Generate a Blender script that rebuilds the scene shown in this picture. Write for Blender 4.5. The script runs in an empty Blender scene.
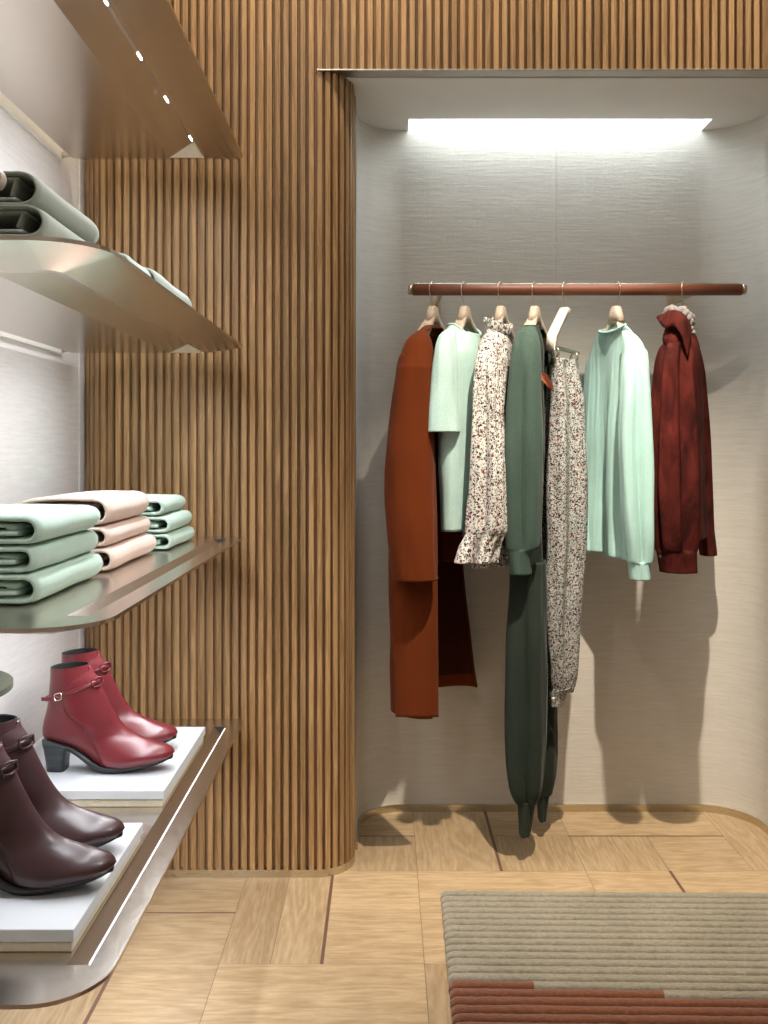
import bpy, bmesh, math, random
from mathutils import Vector, Matrix, noise
random.seed(7)
C = bpy.context.scene
COL = C.collection
PI = math.pi
CAM_Z = 1.2
F = 930.0            # focal length in pixels
VX, VY = 385.0, 450.0

# ------------------------------------------------------------------ camera, light, exposure
cam = bpy.data.objects.new('camera', bpy.data.cameras.new('camera'))
COL.objects.link(cam)
cam.location = (0, 0, CAM_Z)
cam.rotation_euler = (PI/2, 0, 0)
cam.data.sensor_width = 36
cam.data.lens = F/1024*36
cam.data.shift_x = -1/1024
cam.data.shift_y = -62/1024
cam.data.clip_start = 0.05
C.camera = cam

w = bpy.data.worlds.new('world'); C.world = w
w.use_nodes = True
w.node_tree.nodes['Background'].inputs[0].default_value = (0.9, 0.92, 1, 1)
w.node_tree.nodes['Background'].inputs[1].default_value = 0.25
C.view_settings.view_transform = 'Standard'
C.view_settings.look = 'None'
C.view_settings.gamma = 1
C.view_settings.use_curve_mapping = False
C.view_settings.exposure = -0.35

def area_light(name, loc, target, sx, sy, power, col, spread=None):
    l = bpy.data.lights.new(name, 'AREA')
    l.shape = 'RECTANGLE'; l.size = sx; l.size_y = sy; l.energy = power; l.color = col
    if spread: l.spread = spread
    o = bpy.data.objects.new(name, l); COL.objects.link(o)
    o.location = loc
    d = Vector(target) - Vector(loc)
    o.rotation_euler = d.to_track_quat('-Z', 'Y').to_euler()
    return o

def spot_light(name, loc, target, power, col, ang, blend, rad):
    l = bpy.data.lights.new(name, 'SPOT')
    l.energy = power; l.color = col; l.spot_size = ang; l.spot_blend = blend; l.shadow_soft_size = rad
    o = bpy.data.objects.new(name, l); COL.objects.link(o)
    o.location = loc
    d = Vector(target) - Vector(loc)
    o.rotation_euler = d.to_track_quat('-Z', 'Y').to_euler()
    return o

WARM = (1.0, 0.83, 0.62)
NEUT = (1.0, 0.93, 0.84)
COOL = (0.90, 0.97, 1.0)
CEIL = 3.05
spot_light('track_spot', (0.56, 1.66, 2.93), (0.66, 2.86, 0.30), 520, (1.0, 0.88, 0.72), math.radians(50), 1.0, 0.022)
spot_light('track_spot', (-0.30, 1.0, 2.93), (-0.35, 2.61, 1.4), 22, NEUT, math.radians(95), 0.9, 0.05)
spot_light('track_spot', (0.75, 1.15, 2.93), (-0.60, 1.85, 0.95), 115, (0.96, 0.98, 1.0), math.radians(50), 0.8, 0.05)
spot_light('track_spot', (1.05, 2.40, 2.96), (0.8, 2.25, 0.0), 48, (1.0, 0.90, 0.76), math.radians(60), 0.9, 0.04)
area_light('added_fill_light', (0.6, -0.3, 3.03), (0.6, -0.3, 0), 1.6, 2.4, 15, (1.0, 0.95, 0.88))  # unseen overhead fill lamp, added for general brightness
area_light('ceiling_slot_light', (0.3, 2.30, 3.03), (0.3, 2.42, 0), 2.2, 0.10, 25, (1.0, 0.87, 0.70))
area_light('cove_light', (0.565, 3.03, 2.40), (0.565, 3.05, 0), 0.94, 0.05, 5.4, (0.84, 0.94, 1.0), math.radians(150))

# ------------------------------------------------------------------ helpers
def P(px, py, D):
    return Vector(((px-VX)*D/F, D, CAM_Z - (py-VY)*D/F))

def tag(o, label=None, cat=None, group=None, kind=None):
    if label: o['label'] = label
    if cat: o['category'] = cat
    if group: o['group'] = group
    if kind: o['kind'] = kind
    return o

def empty(name, loc, rz=0, parent=None):
    o = bpy.data.objects.new(name, None); COL.objects.link(o)
    o.location = loc; o.rotation_euler = (0, 0, rz)
    o.empty_display_size = 0.05
    if parent: o.parent = parent
    return o

def build(name, bm, mat, parent=None, smooth=True, world=False, loc=None):
    me = bpy.data.meshes.new(name)
    bmesh.ops.recalc_face_normals(bm, faces=bm.faces[:])
    bm.to_mesh(me); bm.free()
    for p in me.polygons: p.use_smooth = smooth
    mats = mat if isinstance(mat, (list, tuple)) else [mat]
    for m in mats: me.materials.append(m)
    o = bpy.data.objects.new(name, me); COL.objects.link(o)
    if loc: o.location = loc
    if parent:
        o.parent = parent
        if world:   # mesh is in world coordinates: bring it into the parent's frame
            bpy.context.view_layer.update()
            M = Matrix.LocRotScale(parent.location, parent.rotation_euler, parent.scale)
            me.transform(M.inverted())
    return o

def recenter(o):
    """move a top-level world-space mesh so its origin sits at its base centre"""
    me = o.data
    xs = [v.co for v in me.vertices]
    lo = Vector((min(v.x for v in xs), min(v.y for v in xs), min(v.z for v in xs)))
    hi = Vector((max(v.x for v in xs), max(v.y for v in xs), max(v.z for v in xs)))
    c = Vector(((lo.x+hi.x)/2, (lo.y+hi.y)/2, lo.z))
    me.transform(Matrix.Translation(-c)); o.location = o.location + c
    return o

def box(bm, x0, x1, y0, y1, z0, z1, bev=0.0, seg=2):
    r = bmesh.ops.create_cube(bm, size=1)
    vs = r['verts']
    for v in vs:
        v.co = Vector((x0 if v.co.x < 0 else x1, y0 if v.co.y < 0 else y1, z0 if v.co.z < 0 else z1))
    if bev > 0:
        es = list({e for v in vs for e in v.link_edges})
        bmesh.ops.bevel(bm, geom=es, offset=bev, segments=seg, affect='EDGES', profile=0.5)

def tube(bm, pts, r, n=10, cap=True, closed=False):
    """round tube along points; r float or list"""
    pts = [Vector(p) for p in pts]
    N = len(pts); rings = []
    prev = None
    for i, p in enumerate(pts):
        if closed: t = (pts[(i+1) % N]-pts[i-1]).normalized()
        else:
            t = (pts[min(i+1, N-1)]-pts[max(i-1, 0)]).normalized()
        if prev is None:
            a = Vector((0, 0, 1)) if abs(t.z) < 0.9 else Vector((1, 0, 0))
            u = t.cross(a).normalized()
        else:
            u = (prev - t*prev.dot(t)).normalized()
        prev = u
        v = t.cross(u)
        rr = r[i] if isinstance(r, (list, tuple)) else r
        rings.append([bm.verts.new(p + (u*math.cos(2*PI*k/n)+v*math.sin(2*PI*k/n))*rr) for k in range(n)])
    for i in range(N if closed else N-1):
        A = rings[i]; B = rings[(i+1) % N]
        for k in range(n):
            bm.faces.new((A[k], A[(k+1) % n], B[(k+1) % n], B[k]))
    if cap and not closed:
        bm.faces.new(rings[0][::-1]); bm.faces.new(rings[-1])

def catmull(vals, n):
    """resample list of tuples to n samples (Catmull-Rom)"""
    m = len(vals); out = []
    for i in range(n):
        t = i*(m-1)/(n-1); k = min(int(t), m-2); f = t-k
        p0 = vals[max(k-1, 0)]; p1 = vals[k]; p2 = vals[k+1]; p3 = vals[min(k+2, m-1)]
        out.append(tuple(0.5*((2*b)+(-a+c)*f+(2*a-5*b+4*c-d)*f*f+(-a+3*b-3*c+d)*f**3) for a, b, c, d in zip(p0, p1, p2, p3)))
    return out

def loft(bm, rings, closed=True, cap0=False, cap1=False):
    R = [[bm.verts.new(p) for p in ring] for ring in rings]
    n = len(R[0])
    for i in range(len(R)-1):
        for k in range(n if closed else n-1):
            k2 = (k+1) % n
            try: bm.faces.new((R[i][k], R[i][k2], R[i+1][k2], R[i+1][k]))
            except ValueError: pass
    if cap0: bm.faces.new(R[0][::-1])
    if cap1: bm.faces.new(R[-1])
    return R

def prism(bm, outline, z0, z1):
    a = [bm.verts.new((x, y, z0)) for x, y in outline]
    b = [bm.verts.new((x, y, z1)) for x, y in outline]
    n = len(a)
    for i in range(n):
        bm.faces.new((a[i], a[(i+1) % n], b[(i+1) % n], b[i]))
    bm.faces.new(a[::-1]); bm.faces.new(b)

def face_color(me, name, cols):
    at = me.color_attributes.new(name, 'FLOAT_COLOR', 'CORNER')
    i = 0
    for p in me.polygons:
        c = cols[p.index]
        for _ in p.loop_indices:
            at.data[_].color = c

# ------------------------------------------------------------------ materials
def newmat(name):
    m = bpy.data.materials.new(name); m.use_nodes = True
    nt = m.node_tree; b = nt.nodes['Principled BSDF']
    return m, nt, b
def N(nt, t, **kw):
    n = nt.nodes.new(t)
    for k, v in kw.items(): setattr(n, k, v)
    return n
def setin(n, **kw):
    for k, v in kw.items(): n.inputs[k.replace('_', ' ')].default_value = v
def ramp(nt, stops, interp='LINEAR'):
    r = N(nt, 'ShaderNodeValToRGB'); cr = r.color_ramp; cr.interpolation = interp
    while len(cr.elements) > 1: cr.elements.remove(cr.elements[-1])
    cr.elements[0].position = stops[0][0]; cr.elements[0].color = (*stops[0][1], 1)
    for p, c in stops[1:]:
        e = cr.elements.new(p); e.color = (*c, 1)
    return r
def coords(nt, scale=(1, 1, 1), rot=(0, 0, 0), src='Object'):
    tc = N(nt, 'ShaderNodeTexCoord'); mp = N(nt, 'ShaderNodeMapping')
    mp.inputs['Scale'].default_value = scale; mp.inputs['Rotation'].default_value = rot
    nt.links.new(tc.outputs[src], mp.inputs[0]); return mp
def noise_n(nt, mp, scale, detail=4, rough=0.55, dist=0.0):
    n = N(nt, 'ShaderNodeTexNoise'); setin(n, Scale=scale, Detail=detail, Roughness=rough, Distortion=dist)
    if mp: nt.links.new(mp.outputs[0], n.inputs['Vector'])
    return n
def bump(nt, b, src, strength, dist=0.01, prev=None):
    n = N(nt, 'ShaderNodeBump'); setin(n, Strength=strength, Distance=dist)
    nt.links.new(src, n.inputs['Height'])
    if prev: nt.links.new(prev.outputs[0], n.inputs['Normal'])
    nt.links.new(n.outputs[0], b.inputs['Normal']); return n
def mixc(nt, a, bb, fac, mode='MIX'):
    m = N(nt, 'ShaderNodeMix', data_type='RGBA', blend_type=mode)
    for s, v in ((0, fac), (6, a), (7, bb)):
        if hasattr(v, 'node'): nt.links.new(v, m.inputs[s])
        else: m.inputs[s].default_value = v if s == 0 else (*v, 1)
    return m.outputs[2]

def simple(name, col, rough=0.5, metal=0.0, nscale=60, var=0.08, bstr=0.0, coat=0):
    m, nt, b = newmat(name)
    mp = coords(nt); n = noise_n(nt, mp, nscale)
    lo = tuple(c*(1-var) for c in col); hi = tuple(min(1, c*(1+var)) for c in col)
    r = ramp(nt, [(0.3, lo), (0.7, hi)]); nt.links.new(n.outputs[0], r.inputs[0])
    nt.links.new(r.outputs[0], b.inputs['Base Color'])
    setin(b, Roughness=rough, Metallic=metal)
    if coat: b.inputs['Coat Weight'].default_value = coat
    if bstr: bump(nt, b, n.outputs[0], bstr, 0.002)
    return m

def wood_mat(name, lo, hi, scale, attr=None, rough=0.5, rings=2.2):
    """streaky grain; scale squashes the grain direction"""
    m, nt, b = newmat(name)
    mp = coords(nt, scale)
    vec = mp.outputs[0]
    if attr:
        at = N(nt, 'ShaderNodeAttribute', attribute_name=attr)
        sep = N(nt, 'ShaderNodeSeparateColor'); nt.links.new(at.outputs['Color'], sep.inputs[0])
        add = N(nt, 'ShaderNodeVectorMath', operation='ADD')
        sc = N(nt, 'ShaderNodeVectorMath', operation='SCALE'); sc.inputs['Scale'].default_value = 37
        nt.links.new(at.outputs['Color'], sc.inputs[0])
        nt.links.new(vec, add.inputs[0]); nt.links.new(sc.outputs[0], add.inputs[1]); vec = add.outputs[0]
    n1 = N(nt, 'ShaderNodeTexNoise'); setin(n1, Scale=rings, Detail=3, Distortion=0.6); nt.links.new(vec, n1.inputs['Vector'])
    n2 = N(nt, 'ShaderNodeTexNoise'); setin(n2, Scale=rings*9, Detail=6, Roughness=0.7); nt.links.new(vec, n2.inputs['Vector'])
    wv = N(nt, 'ShaderNodeMath', operation='MULTIPLY'); wv.inputs[1].default_value = 26
    nt.links.new(n1.outputs[0], wv.inputs[0])
    sn = N(nt, 'ShaderNodeMath', operation='SINE'); nt.links.new(wv.outputs[0], sn.inputs[0])
    ma = N(nt, 'ShaderNodeMath', operation='MULTIPLY_ADD'); ma.inputs[1].default_value = 0.16; nt.links.new(sn.outputs[0], ma.inputs[0])
    nt.links.new(n2.outputs[0], ma.inputs[2])
    r = ramp(nt, [(0.28, lo), (0.72, hi)]); nt.links.new(ma.outputs[0], r.inputs[0])
    colr = r.outputs[0]
    if attr:
        mr = N(nt, 'ShaderNodeMapRange'); setin(mr, To_Min=0.80, To_Max=1.16); nt.links.new(sep.outputs[0], mr.inputs[0])
        cc = N(nt, 'ShaderNodeCombineColor')
        for k in range(3): nt.links.new(mr.outputs[0], cc.inputs[k])
        colr = mixc(nt, colr, cc.outputs[0], 1.0, 'MULTIPLY')
    nt.links.new(colr, b.inputs['Base Color']); setin(b, Roughness=rough)
    bump(nt, b, n2.outputs[0], 0.12, 0.001)
    return m

def linen_mat(name, col):
    m, nt, b = newmat(name)
    # nearly horizontal slubs in a fine weave (z squeezed strongly, along-wall stretched)
    mp = coords(nt, (1, 1, 16)); n = noise_n(nt, mp, 9, 8, 0.72)
    mp2 = coords(nt, (1, 1, 7)); n2 = noise_n(nt, mp2, 16, 3, 0.5)
    mp3 = coords(nt, (40, 40, 1)); n3 = noise_n(nt, mp3, 14, 4, 0.6)
    r = ramp(nt, [(0.3, tuple(c*0.90 for c in col)), (0.7, tuple(min(1, c*1.07) for c in col))])
    nt.links.new(n.outputs[0], r.inputs[0])
    r2 = ramp(nt, [(0.62, (1, 1, 1)), (0.80, (0.93, 0.92, 0.90))]); nt.links.new(n2.outputs[0], r2.inputs[0])
    nt.links.new(mixc(nt, r.outputs[0], r2.outputs[0], 1.0, 'MULTIPLY'), b.inputs['Base Color'])
    setin(b, Roughness=0.85)
    bb = bump(nt, b, n.outputs[0], 0.35, 0.003)
    bb = bump(nt, b, n3.outputs[0], 0.15, 0.002, bb)
    bump(nt, b, r2.outputs[0], 0.5, 0.003, bb)
    return m

def knit_mat(name, col, var=0.12, fine=420, bstr=0.35, sheen=0.25, rough=0.92, heather=0.0, streak=False, wrinkle=0.0):
    sheen *= 0.4
    m, nt, b = newmat(name)
    mp = coords(nt, (1, 1, 0.35) if streak else (1, 1, 1)); n = noise_n(nt, mp, fine, 3, 0.7)
    n2 = noise_n(nt, coords(nt), 14, 3)
    lo = tuple(c*(1-var-heather) for c in col); hi = tuple(min(1, c*(1+var+heather)) for c in col)
    r = ramp(nt, [(0.3, lo), (0.7, hi)]); nt.links.new(n.outputs[0], r.inputs[0])
    r2 = ramp(nt, [(0.3, (0.93,)*3), (0.7, (1, 1, 1))]); nt.links.new(n2.outputs[0], r2.inputs[0])
    nt.links.new(mixc(nt, r.outputs[0], r2.outputs[0], 1.0, 'MULTIPLY'), b.inputs['Base Color'])
    setin(b, Roughness=rough); b.inputs['Sheen Weight'].default_value = sheen; b.inputs['Sheen Roughness'].default_value = 0.4
    b.inputs['Specular IOR Level'].default_value = 0.15
    bb = bump(nt, b, n.outputs[0], bstr, 0.0015)
    if wrinkle:
        nw = noise_n(nt, coords(nt, (26, 26, 2.2)), 1.0, 2, 0.5, 0.3)
        bump(nt, b, nw.outputs[0], wrinkle, 0.02, bb)
    return m

def suede_mat(name, lo, hi):
    m, nt, b = newmat(name)
    n = noise_n(nt, coords(nt, (1, 1, 0.45)), 16, 6, 0.62, 1.2)
    r = ramp(nt, [(0.35, lo), (0.68, hi)]); nt.links.new(n.outputs[0], r.inputs[0])
    nt.links.new(r.outputs[0], b.inputs['Base Color'])
    b.inputs['Specular IOR Level'].default_value = 0.1
    setin(b, Roughness=0.85); b.inputs['Sheen Weight'].default_value = 0.0
    b.inputs['Sheen Tint'].default_value = (0.9, 0.35, 0.25, 1)
    n2 = noise_n(nt, coords(nt), 500, 2); bb = bump(nt, b, n2.outputs[0], 0.2, 0.001)
    nw = noise_n(nt, coords(nt, (30, 30, 3)), 1.0, 2, 0.5, 0.3); bump(nt, b, nw.outputs[0], 0.6, 0.02, bb)
    return m

def floral_mat(name, s=75.0, dens=1.0, base=(0.66, 0.63, 0.59)):
    m, nt, b = newmat(name)
    col = base
    mp = coords(nt)
    nd = noise_n(nt, mp, s*1.2, 2)
    wv = N(nt, 'ShaderNodeVectorMath', operation='MULTIPLY_ADD')
    wv.inputs[1].default_value = (0.012,)*3
    nt.links.new(nd.outputs['Color'], wv.inputs[0]); nt.links.new(mp.outputs[0], wv.inputs[2])
    cur = None
    layers = [((0.10, 0.13, 0.12), s*2.2, 0.30, 0.55, 3), ((0.25, 0.30, 0.27), s*1.7, 0.30, 0.6, 11),
              ((0.16, 0.045, 0.042), s*1.25, 0.31, 0.42, 23), ((0.33, 0.16, 0.12), s*1.5, 0.25, 0.30, 31),
              ((0.012, 0.018, 0.035), s*1.6, 0.27, 0.62, 47), ((0.012, 0.015, 0.025), s*3.0, 0.30, 0.60, 59)]
    colr = None
    for c, sc, rad, prob, off in layers:
        ad = N(nt, 'ShaderNodeVectorMath', operation='ADD'); ad.inputs[1].default_value = (off*0.37, off*0.11, off*0.23)
        nt.links.new(wv.outputs[0], ad.inputs[0])
        v = N(nt, 'ShaderNodeTexVoronoi'); setin(v, Scale=sc, Randomness=1.0); nt.links.new(ad.outputs[0], v.inputs['Vector'])
        lt = N(nt, 'ShaderNodeMath', operation='LESS_THAN'); lt.inputs[1].default_value = rad*1.12; nt.links.new(v.outputs['Distance'], lt.inputs[0])
        sp = N(nt, 'ShaderNodeSeparateColor'); nt.links.new(v.outputs['Color'], sp.inputs[0])
        l2 = N(nt, 'ShaderNodeMath', operation='LESS_THAN'); l2.inputs[1].default_value = prob*dens; nt.links.new(sp.outputs[0], l2.inputs[0])
        mu = N(nt, 'ShaderNodeMath', operation='MULTIPLY'); nt.links.new(lt.outputs[0], mu.inputs[0]); nt.links.new(l2.outputs[0], mu.inputs[1])
        colr = mixc(nt, colr if colr else base, c, mu.outputs[0])
    nt.links.new(colr, b.inputs['Base Color']); setin(b, Roughness=0.75)
    b.inputs['Specular IOR Level'].default_value = 0.15
    n2 = noise_n(nt, mp, 260, 3); bb = bump(nt, b, n2.outputs[0], 0.2, 0.001)
    nw = noise_n(nt, coords(nt, (34, 34, 4)), 1.0, 2, 0.5, 0.3); bump(nt, b, nw.outputs[0], 0.6, 0.02, bb)
    return m

def metal_mat(name, col, rough, stretch=(1, 1, 1), bstr=0.03):
    m, nt, b = newmat(name)
    n = noise_n(nt, coords(nt, stretch), 30, 6, 0.7)
    r = ramp(nt, [(0.3, tuple(c*0.94 for c in col)), (0.7, tuple(min(1, c*1.05) for c in col))]); nt.links.new(n.outputs[0], r.inputs[0])
    nt.links.new(r.outputs[0], b.inputs['Base Color'])
    mr = N(nt, 'ShaderNodeMapRange'); setin(mr, To_Min=rough*0.8, To_Max=rough*1.25); nt.links.new(n.outputs[0], mr.inputs[0])
    nt.links.new(mr.outputs[0], b.inputs['Roughness']); setin(b, Metallic=1.0)
    if bstr: bump(nt, b, n.outputs[0], bstr, 0.001)
    return m

def leather_mat(name, col, rough=0.3, crease=0.3):
    m, nt, b = newmat(name)
    n = noise_n(nt, coords(nt), 11, 4, 0.5); n2 = noise_n(nt, coords(nt), 420, 2)
    r = ramp(nt, [(0.3, tuple(c*0.85 for c in col)), (0.7, tuple(c*1.12 for c in col))]); nt.links.new(n.outputs[0], r.inputs[0])
    nt.links.new(r.outputs[0], b.inputs['Base Color']); setin(b, Roughness=rough)
    b.inputs['Coat Weight'].default_value = 0.12; b.inputs['Coat Roughness'].default_value = 0.25
    bb = bump(nt, b, n2.outputs[0], 0.06, 0.001); bump(nt, b, n.outputs[0], crease, 0.006, bb)
    return m

def emit_mat(name, col, s):
    m, nt, b = newmat(name); setin(b, Base_Color=(0.9, 0.9, 0.9, 1))
    b.inputs['Emission Color'].default_value = (*col, 1); b.inputs['Emission Strength'].default_value = s
    return m

M_SLAT = wood_mat('oak slat wood', (0.27, 0.152, 0.062), (0.45, 0.275, 0.128), (18, 18, 0.7), 'tone', 0.5, 2.6)
M_GROOVE = simple('oak backing panel', (0.12, 0.06, 0.025), 0.7)
M_LINEN = linen_mat('slubbed linen wallcovering', (0.63, 0.60, 0.545))
M_LINEN2 = linen_mat('pale linen wallcovering', (0.74, 0.71, 0.69))
M_WHITE = simple('white plaster', (0.80, 0.78, 0.74), 0.7, nscale=8, var=0.02)
M_BRASS = metal_mat('satin champagne brass', (0.62, 0.55, 0.42), 0.28, (1, 1, 12))
M_SHELF = metal_mat('brushed champagne metal', (0.68, 0.62, 0.55), 0.23, (60, 1, 60), 0.02)
M_SHELF_DK = metal_mat('shelf groove metal', (0.62, 0.57, 0.51), 0.25, (60, 1, 60), 0.02)
M_TRIMM = metal_mat('dark bronze edge trim', (0.42, 0.38, 0.33), 0.35, (1, 20, 1))
M_RODL = leather_mat('tan stitched leather', (0.19, 0.062, 0.030), 0.5, 0.05)
M_HANG = wood_mat('pale ash hanger wood', (0.50, 0.40, 0.31), (0.66, 0.56, 0.46), (9, 1.5, 9), None, 0.4, 3)
M_HWHITE = simple('cream lacquered wood', (0.80, 0.74, 0.66), 0.4)
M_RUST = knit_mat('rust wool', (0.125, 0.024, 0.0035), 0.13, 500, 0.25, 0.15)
M_RUST_SHADE = knit_mat('rust wool with inner shade', (0.05, 0.010, 0.004), 0.12, 500, 0.2, 0.05)  # shaded copy of the rust wool: shade from neighbouring clothes put into its colour
M_MINTH = knit_mat('heathered mint knit', wrinkle=0.35, col=(0.47, 0.66, 0.615), var=0.06, fine=330, bstr=0.4, sheen=0.3, heather=0.07)
M_MINT = knit_mat('mint cotton knit', wrinkle=0.5, col=(0.42, 0.65, 0.605), var=0.05, fine=300, bstr=0.25, sheen=0.25, streak=True)
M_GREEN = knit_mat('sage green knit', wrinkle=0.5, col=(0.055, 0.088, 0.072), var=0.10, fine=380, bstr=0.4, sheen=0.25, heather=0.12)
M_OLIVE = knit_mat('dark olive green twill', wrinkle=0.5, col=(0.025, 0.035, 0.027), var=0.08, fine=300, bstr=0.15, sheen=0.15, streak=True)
M_FLOR = floral_mat('ditsy floral print', 66, 1.15)
M_FLOR2 = floral_mat('dense floral print', 84, 1.5, (0.50, 0.50, 0.47))
M_SUEDE = suede_mat('maroon suede', (0.026, 0.0045, 0.0035), (0.098, 0.015, 0.011))
M_SCARF = knit_mat('grey lilac gauze', (0.27, 0.25, 0.245), 0.15, 160, 0.4)
M_DARK = simple('black lining and groove shade', (0.012, 0.011, 0.011), 0.8)
M_REDL = leather_mat('burgundy red leather', (0.165, 0.020, 0.026), 0.30, 0.10)
M_PLUM = leather_mat('dark plum leather', (0.045, 0.018, 0.020), 0.34, 0.15)
M_SOLE = simple('black sole rubber', (0.015, 0.016, 0.018), 0.45)
M_HEEL = wood_mat('dark stacked heel', (0.018, 0.022, 0.026), (0.04, 0.045, 0.05), (1, 1, 30), None, 0.4)
M_SILV = metal_mat('polished nickel', (0.8, 0.76, 0.7), 0.15)
M_PLATE = simple('white display board', (0.68, 0.71, 0.75), 0.35, nscale=5, var=0.01)
M_CREAM = simple('cream board edge and recess glow', (0.72, 0.66, 0.52), 0.5)
M_MINTF = knit_mat('folded mint wool', (0.52, 0.69, 0.60), 0.07, 260, 0.45, 0.45)
M_BLUSH = knit_mat('folded blush wool', (0.80, 0.62, 0.54), 0.06, 260, 0.45, 0.4)
M_SAGE = knit_mat('folded pale sage twill', (0.38, 0.42, 0.37), 0.05, 300, 0.2, 0.3)
M_PALE = knit_mat('folded pale blue green knit', (0.58, 0.68, 0.66), 0.05, 260, 0.3, 0.3)
M_SATIN = simple('champagne satin', (0.66, 0.56, 0.47), 0.3, nscale=20)
M_OLIVED = simple('olive lacquer', (0.055, 0.06, 0.042), 0.4)
M_LED = emit_mat('led diffuser', (0.85, 0.93, 1.0), 26)
M_LINE = emit_mat('slim glowing strip', (0.95, 0.97, 1.0), 1.3)
M_TAG = leather_mat('copper leather tag', (0.38, 0.10, 0.05), 0.35, 0.05)
M_BTN = simple('pearl button', (0.75, 0.68, 0.55), 0.25)
M_INLAY = simple('dark walnut inlay', (0.13, 0.07, 0.045), 0.5)

# floor material: grain follows per-board attribute (g = direction, r = tone, b = offset)
def floor_mat():
    m, nt, b = newmat('oak parquet boards')
    tc = N(nt, 'ShaderNodeTexCoord')
    at = N(nt, 'ShaderNodeAttribute', attribute_name='tone')
    sp = N(nt, 'ShaderNodeSeparateColor'); nt.links.new(at.outputs['Color'], sp.inputs[0])
    sx = N(nt, 'ShaderNodeSeparateXYZ'); nt.links.new(tc.outputs['Object'], sx.inputs[0])
    def swap(a, bb):
        mx = N(nt, 'ShaderNodeMix', data_type='FLOAT'); nt.links.new(sp.outputs[1], mx.inputs[0])
        nt.links.new(a, mx.inputs[2]); nt.links.new(bb, mx.inputs[3]); return mx.outputs[0]
    u = swap(sx.outputs[0], sx.outputs[1]); v = swap(sx.outputs[1], sx.outputs[0])
    o10 = N(nt, 'ShaderNodeMath', operation='MULTIPLY'); o10.inputs[1].default_value = 60; nt.links.new(sp.outputs[2], o10.inputs[0])
    us = N(nt, 'ShaderNodeMath', operation='MULTIPLY'); us.inputs[1].default_value = 1.3; nt.links.new(u, us.inputs[0])
    vs = N(nt, 'ShaderNodeMath', operation='MULTIPLY'); vs.inputs[1].default_value = 10; nt.links.new(v, vs.inputs[0])
    cb = N(nt, 'ShaderNodeCombineXYZ'); nt.links.new(us.outputs[0], cb.inputs[0]); nt.links.new(vs.outputs[0], cb.inputs[1]); nt.links.new(o10.outputs[0], cb.inputs[2])
    n1 = N(nt, 'ShaderNodeTexNoise'); setin(n1, Scale=1.1, Detail=2, Distortion=0.35); nt.links.new(cb.outputs[0], n1.inputs['Vector'])
    n2 = N(nt, 'ShaderNodeTexNoise'); setin(n2, Scale=14, Detail=6, Roughness=0.7); nt.links.new(cb.outputs[0], n2.inputs['Vector'])
    ml = N(nt, 'ShaderNodeMath', operation='MULTIPLY'); ml.inputs[1].default_value = 60; nt.links.new(n1.outputs[0], ml.inputs[0])
    sn = N(nt, 'ShaderNodeMath', operation='SINE'); nt.links.new(ml.outputs[0], sn.inputs[0])
    ma = N(nt, 'ShaderNodeMath', operation='MULTIPLY_ADD'); ma.inputs[1].default_value = 0.09; nt.links.new(sn.outputs[0], ma.inputs[0]); nt.links.new(n2.outputs[0], ma.inputs[2])
    r = ramp(nt, [(0.28, (0.335, 0.225, 0.12)), (0.72, (0.51, 0.375, 0.225))]); nt.links.new(ma.outputs[0], r.inputs[0])
    mr = N(nt, 'ShaderNodeMapRange'); setin(mr, To_Min=0.74, To_Max=1.14); nt.links.new(sp.outputs[0], mr.inputs[0])
    cc = N(nt, 'ShaderNodeCombineColor')
    for k in range(3): nt.links.new(mr.outputs[0], cc.inputs[k])
    nt.links.new(mixc(nt, r.outputs[0], cc.outputs[0], 1.0, 'MULTIPLY'), b.inputs['Base Color'])
    setin(b, Roughness=0.42)
    bump(nt, b, n2.outputs[0], 0.08, 0.001)
    return m
M_FLOOR = floor_mat()

# ------------------------------------------------------------------ FLOOR
U = 0.24; X0 = -0.148; Y0 = 2.171
def cell(i, j): return (X0+i*U, Y0+j*U)      # i columns right, j rows back
boards = []   # (i0,j0,w,h,dir,splits)
inlays = []   # (xa,ya,xb,yb)
def B(i, j, wd, ht, d, tone): boards.append((i, j, wd, ht, d, tone))
used = set()
explicit = [
    # row -1: y2=1.931..2.171
    (-2, -1, 1, 1, 0, .35), (-1, -1, 2, 1, 0, .60), (1, -2, 1, 2, 1, .25), (-3, -2, 1, 2, 1, .2),
    (-3, 0, 2, 1, 0, .30), (-3, 1, 2, 1, 0, .42),
    (-1, 0, .5, 2, 1, .30), (-.5, 0, .5, 2, 1, .45), (0, 0, 1, 1, 0, .62), (0, 1, 1, 1, 0, .80), (1, 1, 2, 1, 0, .85),
    (1, 0, 2, 1, 0, .7), (0, 2, 1, 1, 1, .25), (0, 3, 1, 1.2, 0, .55), (1, 2, 1, 2.2, 1, .40), (2, 2, 1, 1, 1, .35),
    (2, 3, 1, 1.2, 0, .5), (3, 3, 2, 1.2, 0, .75), (3, 2, 1, 1, 1, .45), (3, 1, 1, 1, 0, .75), (4, 1, 2, 1, 0, .7), (4, 2, 1, 1, 0, .5),
    (5, 2, 1, 2.2, 1, .5), (3, 0, 3, 1, 0, .5),
]
for e in explicit:
    B(*e)
    for a in range(int(math.floor(e[0])), int(math.ceil(e[0]+e[2]))):
        for c in range(int(math.floor(e[1])), int(math.ceil(e[1]+e[3]))): used.add((a, c))
rf = random.Random(3)
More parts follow.
